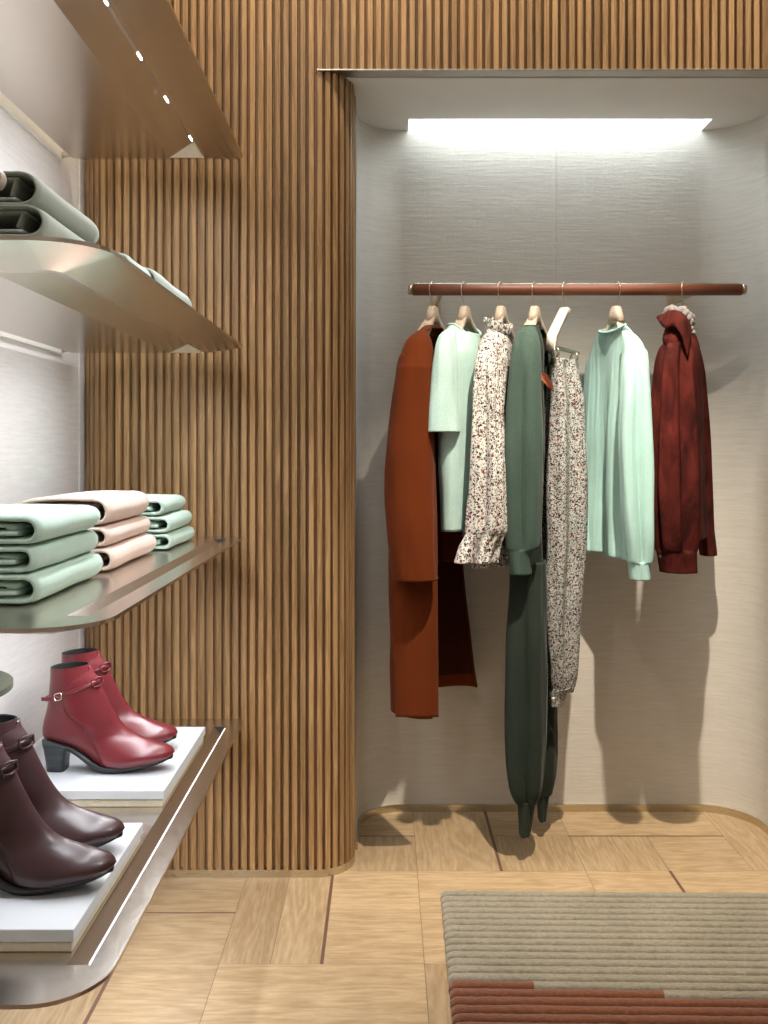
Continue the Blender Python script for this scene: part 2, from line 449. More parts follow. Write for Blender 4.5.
for i in range(-4, 13):
    for j in range(-16, 5):
        if (i, j) in used: continue
        d = (i//2 + j//2) % 2
        if d == 0 and (i+1, j) not in used and i % 2 == 0:
            B(i, j, 2, 1, 0, rf.random()); used.add((i, j)); used.add((i+1, j))
        elif d == 1 and (i, j+1) not in used and j % 2 == 0:
            B(i, j, 1, 2, 1, rf.random()); used.add((i, j)); used.add((i, j+1))
        else:
            B(i, j, 1, 1, d, rf.random()); used.add((i, j))
bm = bmesh.new(); cols = []
for (i, j, wd, ht, d, tone) in boards:
    x, y = cell(i, j); g = 0.0006
    vs = [bm.verts.new(p) for p in ((x+g, y+g, 0), (x+wd*U-g, y+g, 0), (x+wd*U-g, y+ht*U-g, 0), (x+g, y+ht*U-g, 0))]
    bm.faces.new(vs); cols.append((tone, d, rf.random(), 1))
# backing just below, seen through the joints
box(bm, X0-4*U, X0+13*U, Y0-16*U, Y0+5.2*U, -0.06, -0.002)
floor = build('floor', bm, [M_FLOOR, M_INLAY], None, False)
while len(cols) < len(floor.data.polygons): cols.append((0, 0, 0, 1))
for p in floor.data.polygons[len(boards):]: p.material_index = 1
face_color(floor.data, 'tone', cols)
tag(floor, kind='structure')
# walnut inlay strips let into the parquet
bm = bmesh.new()
def strip(xa, ya, xb, yb, wd=0.0085):
    if abs(xa-xb) < 1e-6: box(bm, xa-wd/2, xa+wd/2, ya, yb, -0.001, 0.0006)
    else: box(bm, xa, xb, ya-wd/2, ya+wd/2, -0.001, 0.0006)
gx = lambda i: X0+i*U
gy = lambda j: Y0+j*U
strip(gx(0), gy(0), gx(0), gy(2)); strip(gx(2), gy(2), gx(2), gy(4.1)); strip(gx(4), gy(0), gx(4), gy(2))
strip(gx(-2), gy(-2), gx(-2), gy(0)); strip(gx(-3), gy(1), gx(-1), gy(1), 0.004); strip(gx(3), gy(3), gx(5), gy(3), 0.006)
strip(gx(-1.0), gy(3), gx(1), gy(3), 0.004)
fi = build('trim_1', bm, M_INLAY, None, False); tag(fi, kind='structure')

# ------------------------------------------------------------------ slatted oak wall
PITCH, SD = 0.0236, 0.018
def path_pt(segs, s):
    """segs: list of ('L',p,q) or ('A',c,r,a0,a1); returns point, outward normal"""
    for sg in segs:
        if sg[0] == 'L':
            p, q = Vector(sg[1]), Vector(sg[2]); L = (q-p).length
            if s <= L or sg is segs[-1]:
                t = (q-p)/L; return p+t*s, Vector((t.y, -t.x))
            s -= L
        else:
            _, c, r, a0, a1 = sg; L = abs(a1-a0)*r
            if s <= L or sg is segs[-1]:
                a = a0+(a1-a0)*s/L; n = Vector((math.cos(a), math.sin(a)))
                return Vector(c)+n*r, n
            s -= L
def seglen(sg):
    return (Vector(sg[2])-Vector(sg[1])).length if sg[0] == 'L' else abs(sg[4]-sg[3])*sg[2]
def slats(bm, cols, segs, s0, s1, z0, z1, rnd):
    n = int(round((s1-s0)/PITCH))
    prof = [(0.0, SD), (0.0036, SD), (0.0046, 0.0014), (0.0056, 0.0), (0.0180, 0.0), (0.0190, 0.0014), (0.0200, SD), (PITCH, SD)]
    for k in range(n):
        tone = rnd.random(); off = rnd.random(); off2 = rnd.random()
        pts = []
        for (ds, dd) in prof:
            p, nn = path_pt(segs, s0+k*PITCH+ds)
            q = p - nn*dd
            pts.append(q)
        lo = [bm.verts.new((q.x, q.y, z0)) for q in pts]; hi = [bm.verts.new((q.x, q.y, z1)) for q in pts]
        for m in range(len(pts)-1):
            bm.faces.new((lo[m], lo[m+1], hi[m+1], hi[m])); cols.append((tone, off, off2, 1))
        # slat end caps
        for ring in (lo, hi):
            bm.faces.new(ring[1:7]); cols.append((tone, off, off2, 1))
YW = 2.61
segsA = [('L', (-0.878, 2.99), (-0.878, 2.74)), ('A', (-0.748, 2.74), 0.13, PI, 1.5*PI), ('L', (-0.748, YW), (-0.195, YW))]
segsB = [('A', (-0.195, 2.715), 0.105, 1.5*PI, 2*PI), ('L', (-0.09, 2.715), (-0.09, 2.80))]
LA = sum(seglen(s) for s in segsA); nA = int(LA/PITCH); LB = sum(seglen(s) for s in segsB)
rs = random.Random(11)
bm = bmesh.new(); cols = []
ZP = 0.022
HZ = 2.268
# left pier runs full height; shift so slats end exactly at x=-0.195
slats(bm, cols, segsA, LA-nA*PITCH, LA, ZP, CEIL, rs)
slats(bm, cols, segsB, 0, int(LB/PITCH)*PITCH, ZP, HZ-0.004, rs)
slats(bm, cols, [('L', (-0.195, YW), (1.30, YW))], 0, 1.4868, HZ+0.001, CEIL, rs)
# right pier (mostly outside the frame)
segsC = [('L', (1.20, 2.80), (1.20, 2.715)), ('A', (1.305, 2.715), 0.105, PI, 1.5*PI)]
LC = sum(seglen(s) for s in segsC)
slats(bm, cols, segsC, 0, int(LC/PITCH)*PITCH, ZP, HZ-0.004, rs)
slats(bm, cols, [('L', (1.305, YW), (2.6, YW))], 0, 1.2744, ZP, CEIL, rs)
wall_c = build('wall_center', bm, M_SLAT, None, False)
face_color(wall_c.data, 'tone', cols[:len(wall_c.data.polygons)])
tag(wall_c, kind='structure')
# metal plinth under the slats
def outline_from(segs, n=40, inset=0.0):
    L = sum(seglen(s) for s in segs); out = []
    for i in range(n+1):
        p, nn = path_pt(segs, L*i/n); out.append((p.x-nn.x*inset, p.y-nn.y*inset))
    return out
bm = bmesh.new()
prism(bm, outline_from(segsA+segsB, 70, -0.001), 0.0, ZP)
prism(bm, outline_from(segsC+[('L', (1.305, YW), (2.6, YW)), ('L', (2.6, YW), (2.6, 3.0))], 40, -0.001), 0.0, ZP)
pl = build('baseboard_center', bm, M_BRASS, None, False); tag(pl, kind='structure')

# ------------------------------------------------------------------ niche: fabric walls
XL, XR, YB = -0.088, 1.198, 3.09
def niche_path(n_arc=24):
    pts = [(XL, 2.792)]
    r = 0.15
    pts.append((XL, YB-r))
    for k in range(1, n_arc+1):
        a = PI - k/n_arc*PI/2; pts.append((XL+r+r*math.cos(a), YB-r+r*math.sin(a)))
    r = 0.17
    pts.append((0.5682, YB)); pts.append((0.5690, YB))
    pts.append((XR-r, YB))
    for k in range(1, n_arc+1):
        a = PI/2 - k/n_arc*PI/2; pts.append((XR-r+r*math.cos(a), YB-r+r*math.sin(a)))
    pts.append((XR, 2.792))
    return pts
NP = niche_path()
def wall_sheet(bm, pts, z0, z1, th):
    # extruded wall of thickness th going outwards (left of the travel direction)
    out = []
    for i, p in enumerate(pts):
        a = Vector(pts[max(i-1, 0)]); b = Vector(pts[min(i+1, len(pts)-1)]); t = (b-a).normalized(); n = Vector((-t.y, t.x))
        out.append((p[0]+n.x*th, p[1]+n.y*th))
    prism(bm, list(pts)+out[::-1], z0, z1)
# back wall in two cloth panels with a hair-line joint at x=0.5685
i1 = next(i for i, p in enumerate(NP) if abs(p[0]-0.5682) < 1e-6)
bm = bmesh.new()
wall_sheet(bm, NP[:i1+1], 0, 2.60, 0.012)
wall_sheet(bm, NP[i1+1:], 0, 2.60, 0.012)
nw = build('wall_back', bm, M_LINEN, None, False); tag(nw, kind='structure')
md = nw.modifiers.new('es', 'EDGE_SPLIT'); md.split_angle = math.radians(35)
for p in nw.data.polygons: p.use_smooth = True
# brass skirting in the niche
bm = bmesh.new()
off = []
for i, p in enumerate(NP):
    a = Vector(NP[max(i-1, 0)]); b = Vector(NP[min(i+1, len(NP)-1)]); t = (b-a).normalized(); n = Vector((t.y, -t.x))
    off.append((p[0]+n.x*0.006, p[1]+n.y*0.006))
prism(bm, off+NP[::-1], 0, 0.024)
nb = build('baseboard_back', bm, M_BRASS, None, False); tag(nb, kind='structure')
# soffit with the light slot
bm = bmesh.new()
SZ = 2.261
box(bm, -0.20, 1.32, 2.655, 2.98, SZ, SZ+0.012)
box(bm, -0.20, 0.076, 2.98, 3.12, SZ, SZ+0.012)
box(bm, 1.05, 1.32, 2.98, 3.12, SZ, SZ+0.012)
box(bm, -0.2, 1.32, 2.96, 2.968, SZ+0.012, 2.60)     # light box front
box(bm, 0.06, 0.068, 2.968, 3.12, SZ+0.012, 2.60); box(bm, 1.058, 1.066, 2.968, 3.12, SZ+0.012, 2.60)
box(bm, 0.06, 1.066, 2.968, 3.12, 2.60, 2.61)
so = build('trim_2', bm, M_WHITE, None, False); tag(so, kind='structure')
bm = bmesh.new()
box(bm, -0.191, 2.6, YW-0.006, 2.675, HZ-0.005, HZ, 0.0008, 1)
tr = build('trim_3', bm, M_TRIMM, None, False); tag(tr, kind='structure')
# jamb closing the gap between the last slat and the cloth
bm = bmesh.new()
box(bm, XL-0.018, XL+0.0005, 2.789, 2.795, 0.0, SZ); box(bm, XR-0.0005, XR+0.018, 2.789, 2.795, 0.0, SZ)
tj = build('trim_4', bm, M_TRIMM, None, False); tag(tj, kind='structure')

# ------------------------------------------------------------------ room shell
XWL = -0.87
bm = bmesh.new(); box(bm, XWL-0.1, XWL, -1.6, 2.715, 0, CEIL)
wl = build('wall_left', bm, M_LINEN2, None, False); tag(wl, kind='structure')
bm = bmesh.new(); box(bm, 2.6, 2.7, -1.6, 3.3, 0, CEIL)
wr = build('wall_right', bm, M_LINEN2, None, False); tag(wr, kind='structure')
bm = bmesh.new(); box(bm, -0.97, 2.7, -1.7, -1.6, 0, CEIL)
wf = build('wall_front', bm, M_WHITE, None, False); tag(wf, kind='structure')
bm = bmesh.new(); box(bm, -0.97, 2.7, -1.7, 3.3, CEIL, CEIL+0.1)
ce = build('ceiling', bm, M_WHITE, None, False); tag(ce, kind='structure')
bm = bmesh.new(); box(bm, -1.2, 2.7, 3.2, 3.3, 0, CEIL)
wo = build('wall_outer', bm, M_WHITE, None, False); tag(wo, kind='structure')
# narrow edge strip of the left wall cloth before the slats
bm = bmesh.new(); box(bm, XWL-0.1, XWL+0.004, 2.64, 2.712, 0, CEIL, 0.003)
te = build('trim_5', bm, M_LINEN2, None, False); tag(te, kind='structure')

# ------------------------------------------------------------------ rug
def make_rug():
    bm = bmesh.new()
    W, Lr, pitch = 1.9, 1.5, 0.0301
    n = int(Lr/pitch); nx = 240
    prof = []
    for k in range(n):
        for f, h in ((0.0, 0.0008), (0.10, 0.0008), (0.12, 0.014), (0.18, 0.0185), (0.30, 0.0210), (0.5, 0.0215), (0.70, 0.0205), (0.80, 0.0175), (0.86, 0.012), (0.885, 0.0008)):
            prof.append((-(k+f)*pitch, h))
    prof.append((-n*pitch, 0.004))
    rows = []
    for (y, h) in prof:
        row = []
        for i in range(nx+1):
            x = W*i/nx
            e = min(x, W-x); ee = 1 if e > 0.012 else 0.55+0.45*math.sqrt(max(0, e/0.012))
            wob = 0.0016*noise.noise(Vector((x*9, y*50, 3)))
            z = h*ee + 0.0014*noise.noise(Vector((x*60, y*80, 0)))
            row.append(bm.verts.new((x+0.003*noise.noise(Vector((0, y*60, 9)))*(i == 0), y+wob, max(0.001, z))))
        rows.append(row)
    for a in range(len(rows)-1):
        for i in range(nx):
            bm.faces.new((rows[a][i], rows[a][i+1], rows[a+1][i+1], rows[a+1][i]))
    # skirt to the floor
    border = [rows[0][i] for i in range(nx+1)]+[r[-1] for r in rows[1:]]+[rows[-1][i] for i in range(nx-1, -1, -1)]+[r[0] for r in rows[-2:0:-1]]
    low = [bm.verts.new((v.co.x, v.co.y, 0.0)) for v in border]
    for i in range(len(border)):
        j = (i+1) % len(border)
        bm.faces.new((border[i], border[j], low[j], low[i]))
    bm.faces.new(low)
    m, nt, b = newmat('ribbed wool pile')
    tc = N(nt, 'ShaderNodeTexCoord'); sx = N(nt, 'ShaderNodeSeparateXYZ'); nt.links.new(tc.outputs['Object'], sx.inputs[0])
    # colour changes rib by rib along a gently slanting stepped line
    nn = noise_n(nt, coords(nt, (14, 0, 0)), 1.0, 2)
    k1 = N(nt, 'ShaderNodeMath', operation='DIVIDE'); k1.inputs[1].default_value = -pitch; nt.links.new(sx.outputs[1], k1.inputs[0])
    fl = N(nt, 'ShaderNodeMath', operation='FLOOR'); nt.links.new(k1.outputs[0], fl.inputs[0])
    lx = N(nt, 'ShaderNodeMath', operation='MULTIPLY_ADD'); lx.inputs[1].default_value = 3.7; lx.inputs[2].default_value = 13.1; nt.links.new(sx.outputs[0], lx.inputs[0])
    th = N(nt, 'ShaderNodeMath', operation='ADD'); nt.links.new(lx.outputs[0], th.inputs[0])
    n5 = N(nt, 'ShaderNodeMath', operation='MULTIPLY'); n5.inputs[1].default_value = 0.5; nt.links.new(nn.outputs[0], n5.inputs[0]); nt.links.new(n5.outputs[0], th.inputs[1])
    gt = N(nt, 'ShaderNodeMath', operation='GREATER_THAN'); nt.links.new(fl.outputs[0], gt.inputs[0]); nt.links.new(th.outputs[0], gt.inputs[1])
    n1 = noise_n(nt, coords(nt, (1, 2.5, 1)), 90, 5, 0.75); n2 = noise_n(nt, coords(nt), 5, 2)
    ra = ramp(nt, [(0.3, (0.20, 0.175, 0.125)), (0.7, (0.37, 0.33, 0.25))]); nt.links.new(n1.outputs[0], ra.inputs[0])
    rb = ramp(nt, [(0.3, (0.12, 0.034, 0.012)), (0.7, (0.235, 0.078, 0.030))]); nt.links.new(n1.outputs[0], rb.inputs[0])
    c = mixc(nt, ra.outputs[0], rb.outputs[0], gt.outputs[0])
    r2 = ramp(nt, [(0.35, (0.86, 0.86, 0.84)), (0.65, (1, 1, 1))]); nt.links.new(n2.outputs[0], r2.inputs[0])
    nt.links.new(mixc(nt, c, r2.outputs[0], 1, 'MULTIPLY'), b.inputs['Base Color'])
    setin(b, Roughness=0.95); b.inputs['Sheen Weight'].default_value = 0.3
    bb = bump(nt, b, n1.outputs[0], 0.7, 0.004)
    n3 = noise_n(nt, coords(nt), 500, 2); bump(nt, b, n3.outputs[0], 0.5, 0.002, bb)
    o = build('ribbed_rug', bm, m)
    o.location = (0.150, 2.497, 0.0006); o.rotation_euler = (0, 0, math.radians(-1.0))
    tag(o, 'rectangular ribbed wool rug, grey beige with a rust red band', 'rug')
make_rug()

# ------------------------------------------------------------------ shelves
SX0, SX1 = -0.835, -0.387       # back and front edge
SY0, SY1 = 1.24, 2.562
def rounded_outline(x0, x1, y0, y1, rn, rf_, n=14):
    pts = [(x0, y0)]
    for k in range(n+1):
        a = -PI/2+PI/2*k/n; pts.append((x1-rn+rn*math.cos(a), y0+rn+rn*math.sin(a)))
    for k in range(n+1):
        a = PI/2*k/n; pts.append((x1-rf_+rf_*math.cos(a), y1-rf_+rf_*math.sin(a)))
    pts.append((x0, y1))
    return pts
def make_shelf(T, label, z_lo_rel):
    root = empty('display_shelf', (XWL, (SY0+SY1)/2, CAM_Z+T))
    bm = bmesh.new()
    zt = CAM_Z+T; zr = zt-0.006; zb = zt-0.027
    yo0, yo1 = SY0, SY1
    O = rounded_outline(SX0, SX1, yo0, yo1, 0.10, 0.03)
    ix0, ix1, iy0, iy1 = SX0, SX1-0.085, SY0+0.10, SY1-0.08
    I = rounded_outline(ix0, ix1, iy0, iy1, 0.022, 0.004)
    n = len(O)
    vt = [bm.verts.new((x, y, zt)) for x, y in O]
    vr = [bm.verts.new((x, y, zr)) for x, y in O]
    vb = [bm.verts.new((x, y, zb)) for x, y in I]
    for i in range(n-1):
        bm.faces.new((vt[i], vt[i+1], vr[i+1], vr[i]))
        bm.faces.new((vr[i], vr[i+1], vb[i+1], vb[i]))
    bm.faces.new((vt[n-1], vt[0], vr[0], vr[n-1]))
    bm.faces.new((vr[n-1], vr[0], vb[0], vb[n-1]))
    # top with the narrow V groove hole: fan the plane into strips
    gx0, gx1, gy0, gy1 = -0.457, -0.424, 1.336, 2.485
    g = [bm.verts.new(p) for p in ((gx0, gy0, zt), (gx1, gy0, zt), (gx1, gy1, zt), (gx0, gy1, zt))]
    es = []
    for lst in (vt, g):
        for i in range(len(lst)):
            a, b_ = lst[i], lst[(i+1) % len(lst)]
            e = bm.edges.get((a, b_)) or bm.edges.new((a, b_)); es.append(e)
    r = bmesh.ops.triangle_fill(bm, use_beauty=True, use_dissolve=False, edges=es)
    # groove: gentle slope down to the right, then a steep side
    gb0 = bm.verts.new((gx1-0.006, gy0, zt-0.013)); gb1 = bm.verts.new((gx1-0.006, gy1-0.012, zt-0.013))
    f1 = bm.faces.new((g[0], gb0, gb1, g[3])); f2 = bm.faces.new((g[1], g[2], gb1, gb0))  # steep side painted white for light reflected from the lamps above
    f3 = bm.faces.new((g[0], g[1], gb0)); f4 = bm.faces.new((g[3], gb1, g[2]))  # end faces painted black for the shade of an unlit hole
    # bottom with the lamp recess
    rx0, rx1, ry0, ry1 = -0.574, -0.482, 1.36, 2.4785
    h = [bm.verts.new(p) for p in ((rx0, ry0, zb), (rx1, ry0, zb), (rx1, ry1, zb), (rx0, ry1, zb))]
    es = []
    for lst in (vb, h):
        for i in range(len(lst)):
            a, b_ = lst[i], lst[(i+1) % len(lst)]
            e = bm.edges.get((a, b_)) or bm.edges.new((a, b_)); es.append(e)
    bmesh.ops.triangle_fill(bm, use_beauty=True, use_dissolve=False, edges=es)
    ax = -0.502; az = zb+0.020
    a0 = bm.verts.new((ax, ry0+0.05, az)); a1 = bm.verts.new((ax, ry1-0.06, az))
    bm.faces.new((h[0], h[3], a1, a0)); bm.faces.new((h[1], a0, a1, h[2]))
    fe0 = bm.faces.new((h[0], a0, h[1])); fe1 = bm.faces.new((h[3], h[2], a1))
    bmesh.ops.remove_doubles(bm, verts=bm.verts[:], dist=1e-6)
    for f, mi in ((f1, 1), (f2, 3), (f3, 4), (f4, 4)):
        if f.is_valid: f.material_index = mi
    for f in (fe0, fe1):
        if f.is_valid: f.material_index = 2  # cream colour stands in for lamp light on the recess ends
    o = build('shelf_panel', bm, [M_SHELF, M_SHELF_DK, M_CREAM, M_WHITE, M_DARK], root, False, world=True)
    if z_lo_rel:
        bm = bmesh.new(); box(bm, gx1-0.0026, gx1-0.0006, gy0+0.004, gy1-0.010, zt-0.012, zt+0.0004)  # emissive strip added for the bright line at the groove lip
        build('glow_strip', bm, M_LINE, root, False, world=True)
    # white wall rail and brass pins
    bm = bmesh.new(); box(bm, XWL-0.001, XWL+0.008, SY0+0.02, 2.49, zt-0.030, zt+0.010, 0.001, 1)
    rl = build('wall_rail', bm, M_WHITE, root, False, world=True)
    for yy in (1.45, 2.485):
        bm = bmesh.new()
        tube(bm, [(XWL+0.002, yy, zt-0.018), (XWL+0.02, yy, zt-0.018), (XWL+0.045, yy, zt-0.014)], [0.009, 0.006, 0.004], 12)
        build('bracket_pin', bm, M_BRASS, root, world=True)
    # LED modules in the recess
    for yy in (1.40, 1.63, 1.86, 2.09, 2.35):
        bm = bmesh.new(); box(bm, -0.4925, -0.4895, yy-0.016, yy+0.016, zb+0.0075, zb+0.0095)
        build('led_module', bm, M_LED, root, False, world=True)
    tag(root, label, 'shelf', 'metal wall shelves')
    lt = area_light('shelf_light', (-0.505, 1.90, zb-0.001), (-0.66, 1.90, zb-0.4), 1.05, 0.02, 6.2, (0.93, 0.96, 1.0), math.radians(160))
    lt.rotation_euler = (0, math.radians(-158+180), 0)
    lt.data.shape = 'RECTANGLE'; lt.data.size = 0.02; lt.data.size_y = 1.0
    lt.rotation_euler = (0, math.radians(18), 0)
    return root
SH = [(0.806, 'topmost brushed metal wall shelf, empty, with small lit lamps beneath'),
      (0.286, 'brushed metal wall shelf holding the folded grey green trousers'),
      (-0.238, 'brushed metal wall shelf holding mint and blush folded sweaters'),
      (-0.740, 'lowest brushed metal wall shelf carrying the ankle boots')]
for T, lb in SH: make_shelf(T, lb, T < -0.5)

# ------------------------------------------------------------------ folded clothes
def fold_strip(bm, path, y0, y1, th, ny=14, seed=0, amp=0.003, shear=0.0, yround=0.004):
    """thick cloth layer: centre line path in (x,z), swept along y"""
    path = catmull(path, max(28, len(path)*6))
    n = len(path); rows = []
    for side in (1, -1):
        grid = []
        for j in range(ny+1):
            f = j/ny; y = y0+(y1-y0)*f
            edge = min(f, 1-f)*(y1-y0)
            tk = th*(0.55+0.45*min(1, edge/0.012)) if side else th
            row = []
            for i, (x, z) in enumerate(path):
                a = path[max(i-1, 0)]; b_ = path[min(i+1, n-1)]
                t = Vector((b_[0]-a[0], b_[1]-a[1]));
                t = t.normalized() if t.length > 0 else Vector((1, 0))
                nrm = Vector((-t.y, t.x))
                wv = noise.noise(Vector((x*9+seed, y*9, z*20)))*amp
                wz = noise.noise(Vector((x*7+seed*3, y*7, z*10+5)))*amp
                yy = y + (noise.noise(Vector((x*14, seed, z*30)))*yround if f in (0, 1) else 0)
                row.append(bm.verts.new((x+nrm.x*tk/2*side+wv+shear*(y-y0), yy, z+nrm.y*tk/2*side+wz*0.5)))
            grid.append(row)
        rows.append(grid)
    A, Bq = rows
    for j in range(ny):
        for i in range(n-1):
            bm.faces.new((A[j][i], A[j+1][i], A[j+1][i+1], A[j][i+1]))
            bm.faces.new((Bq[j][i], Bq[j][i+1], Bq[j+1][i+1], Bq[j+1][i]))
    for j in range(ny):
        for i in (0, n-1): bm.faces.new((A[j][i], Bq[j][i], Bq[j+1][i], A[j+1][i]))
    for j in (0, ny):
        for i in range(n-1): bm.faces.new((A[j][i], A[j][i+1], Bq[j][i+1], Bq[j][i]))

def folded(name, xr, xl, y0, y1, z0, h, th, mat, label, cat, group, seed, rz=0.0, inner=1, shear=0.0, open_left=True):
    """a folded knit: closed rounded fold on the right, layers showing at the near end"""
    bm = bmesh.new(); t = th
    zb = t/2; zt = h-t/2; r = (zt-zb)/2
    W = xr-xl
    path = [(-W+0.02, zb+0.001), (-W*0.5, zb), (-r-0.03, zb), (-r-t/2, zb), (-t/2-r*0.3, zb+r*0.28), (-t/2, zb+r), (-t/2-r*0.3, zt-r*0.28), (-r-t/2, zt), (-r-0.03, zt), (-W*0.5, zt+0.001), (-W+0.02+r, zt-0.001), (-W+r*0.2, zt-r*0.5), (-W+r*0.2, zb+r*0.9), (-W+0.03, zb+t*1.0), (-W+0.06, zb+t*1.05), (-W*0.4, zb+t*1.1), (-r-t*1.6, zb+t*1.15)]
    fold_strip(bm, path, 0, y1-y0, t, seed=seed, shear=shear)
    if inner:
        gap = (zt-zb)-2*t
        path2 = [(-W+0.03, zt-t*1.05), (-W*0.5, zt-t*1.1), (-r-t*3.2, zt-t*1.1), (-r-t*2.2, zt-t*1.5), (-r-t*3.4, zb+t*2.0)]
        fold_strip(bm, path2, 0.008, y1-y0-0.005, t*0.8, seed=seed+9, shear=shear)
    o = build(name, bm, mat)
    o.location = (xr, y0, z0); o.rotation_euler = (0, 0, rz)
    tag(o, label, cat, group)
    return o
zs3 = CAM_Z-0.238+0.0022
G1 = 'mint sweaters folded on the shelf'
pos = ['lowest', 'middle', 'top']
for k, (h, z, dx) in enumerate([(0.046, 0.0, 0.0), (0.042, 0.047, -0.006), (0.045, 0.090, -0.002)]):
    folded('folded_sweater', -0.527+dx, -0.855, 1.415+0.004*k, 1.745-0.005*k, zs3+z, h, 0.0105, M_MINTF,
           pos[k]+' folded mint sweater of the nearest stack, nearest the camera, on the third shelf', 'sweater', 'near stack of mint sweaters', 3+k)
for k, (h, z, dx, wl_) in enumerate([(0.045, 0.0, 0.004, 0.22), (0.040, 0.046, -0.006, 0.21), (0.056, 0.087, -0.008, 0.195)]):
    folded('folded_sweater', -0.530+dx, -0.530-wl_, 1.80+0.006*k, 2.15-0.01*k, zs3+z, h, 0.010, M_BLUSH,
           pos[k]+' folded blush pink sweater in the middle stack', 'sweater', 'stack of blush sweaters', 13+k)
for k, (h, z, dx) in enumerate([(0.038, 0.0, 0.0), (0.040, 0.039, -0.004), (0.040, 0.080, -0.020)]):
    folded('folded_sweater', -0.503+dx, -0.80, 2.19+0.004*k, 2.46-0.006*k, zs3+z, h, 0.010, M_MINTF,
           pos[k]+' folded mint sweater of the small far stack beside the slats', 'sweater', 'far stack of mint sweaters', 23+k)
zs2 = CAM_Z+0.286+0.0022
folded('folded_trousers', -0.462, -0.80, 1.262, 1.54, zs2, 0.046, 0.006, M_SAGE, 'lower pair of folded grey green trousers on the second shelf', 'trousers', 'folded grey green trousers', 31)
folded('folded_trousers', -0.475, -0.80, 1.275, 1.55, zs2+0.047, 0.048, 0.006, M_SAGE, 'upper pair of folded grey green trousers on top of the other pair, second shelf', 'trousers', 'folded grey green trousers', 37)
folded('folded_knit', -0.425, -0.80, 1.56, 1.70, zs2, 0.044, 0.008, M_PALE, 'thin pale folded knit in the middle of the second shelf', 'knitwear', 'pale folded knits', 41)
folded('folded_knit', -0.418, -0.80, 1.71, 2.03, zs2, 0.050, 0.008, M_PALE, 'pale folded knit lying furthest back on the second shelf', 'knitwear', 'pale folded knits', 43)
# champagne satin roll at the left edge of the photograph
folded('folded_blouse', -0.512, -0.80, 1.243, 1.262, zs2+0.062, 0.030, 0.003, M_SATIN, 'champagne satin piece folded in front of the trousers at the photo edge', 'blouse', None, 51)

# ------------------------------------------------------------------ plinths and boots
zs4 = CAM_Z-0.740+0.0006
def plinth(y0, y1, label):
    root = empty('display_plinth', (-0.64, (y0+y1)/2, zs4))
    x1 = -0.457; x0 = -0.83
    for nm, z0, z1, m, ins in (('base_board', 0.0, 0.014, M_CREAM, 0.004), ('spacer', 0.014, 0.0165, M_TRIMM, 0.008), ('top_board', 0.0165, 0.035, M_PLATE, 0.0)):
        bm = bmesh.new(); box(bm, x0+ins, x1-ins, y0+ins, y1-ins, zs4+z0, zs4+z1, 0.001, 1)
        build(nm, bm, m, root, False, world=True)
    tag(root, label, 'plinth', 'white boot plinths')
plinth(1.923, 2.367, 'flat white plinth under the red boots')
plinth(1.366, 1.758, 'flat white plinth under the dark plum boots')

BOOT = [  # back/bottom point, front/top point, half width, exponent
    ((0.007, 0.226), (0.090, 0.232), 0.038, 2.0),
    ((0.006, 0.204), (0.095, 0.216), 0.037, 2.0),
    ((0.004, 0.180), (0.106, 0.200), 0.035, 2.1),
    ((0.001, 0.150), (0.119, 0.172), 0.033, 2.1),
    ((-0.004, 0.125), (0.131, 0.148), 0.034, 2.1),
    ((-0.009, 0.105), (0.142, 0.128), 0.035, 2.1),
    ((-0.0115, 0.088), (0.153, 0.111), 0.035, 2.1),
    ((-0.008, 0.070), (0.165, 0.096), 0.033, 2.1),
    ((0.022, 0.060), (0.178, 0.084), 0.030, 2.2),
    ((0.055, 0.050), (0.192, 0.0755), 0.031, 2.2),
    ((0.085, 0.032), (0.207, 0.069), 0.036, 2.2),
    ((0.110, 0.014), (0.222, 0.063), 0.041, 2.3),
    ((0.142, 0.006), (0.238, 0.057), 0.0435, 2.3),
    ((0.178, 0.008), (0.249, 0.054), 0.041, 2.3),
    ((0.212, 0.014), (0.262, 0.050), 0.035, 2.3),
    ((0.240, 0.020), (0.271, 0.045), 0.027, 2.3),
    ((0.258, 0.025), (0.276, 0.039), 0.016, 2.2),
    ((0.268, 0.029), (0.277, 0.034), 0.007, 2.0)]
def boot_rings(n=36, off=0.0, m=64, arc=None):
    rows = catmull([(a[0], a[1], b[0], b[1], w_, e) for a, b, w_, e in BOOT], m)
    rings = []
    for (ax, az, bx, bz, hw, e) in rows:
        c = Vector(((ax+bx)/2, 0, (az+bz)/2)); A = Vector((bx-ax, 0, bz-az))/2
        L = A.length; Au = A/L
        ring = []
        for k in range(n):
            t = 2*PI*k/n
            cs, sn = math.cos(t), math.sin(t)
            p = 2/e
            cc = math.copysign(abs(cs)**p, cs); ss = math.copysign(abs(sn)**p, sn)
            # the vamp narrows toward its ridge
            wn = hw*(1-0.22*max(0, cs))
            ring.append(c+Au*(L+off)*cc+Vector((0, 1, 0))*(wn+off)*ss)
        rings.append(ring)
    return rings
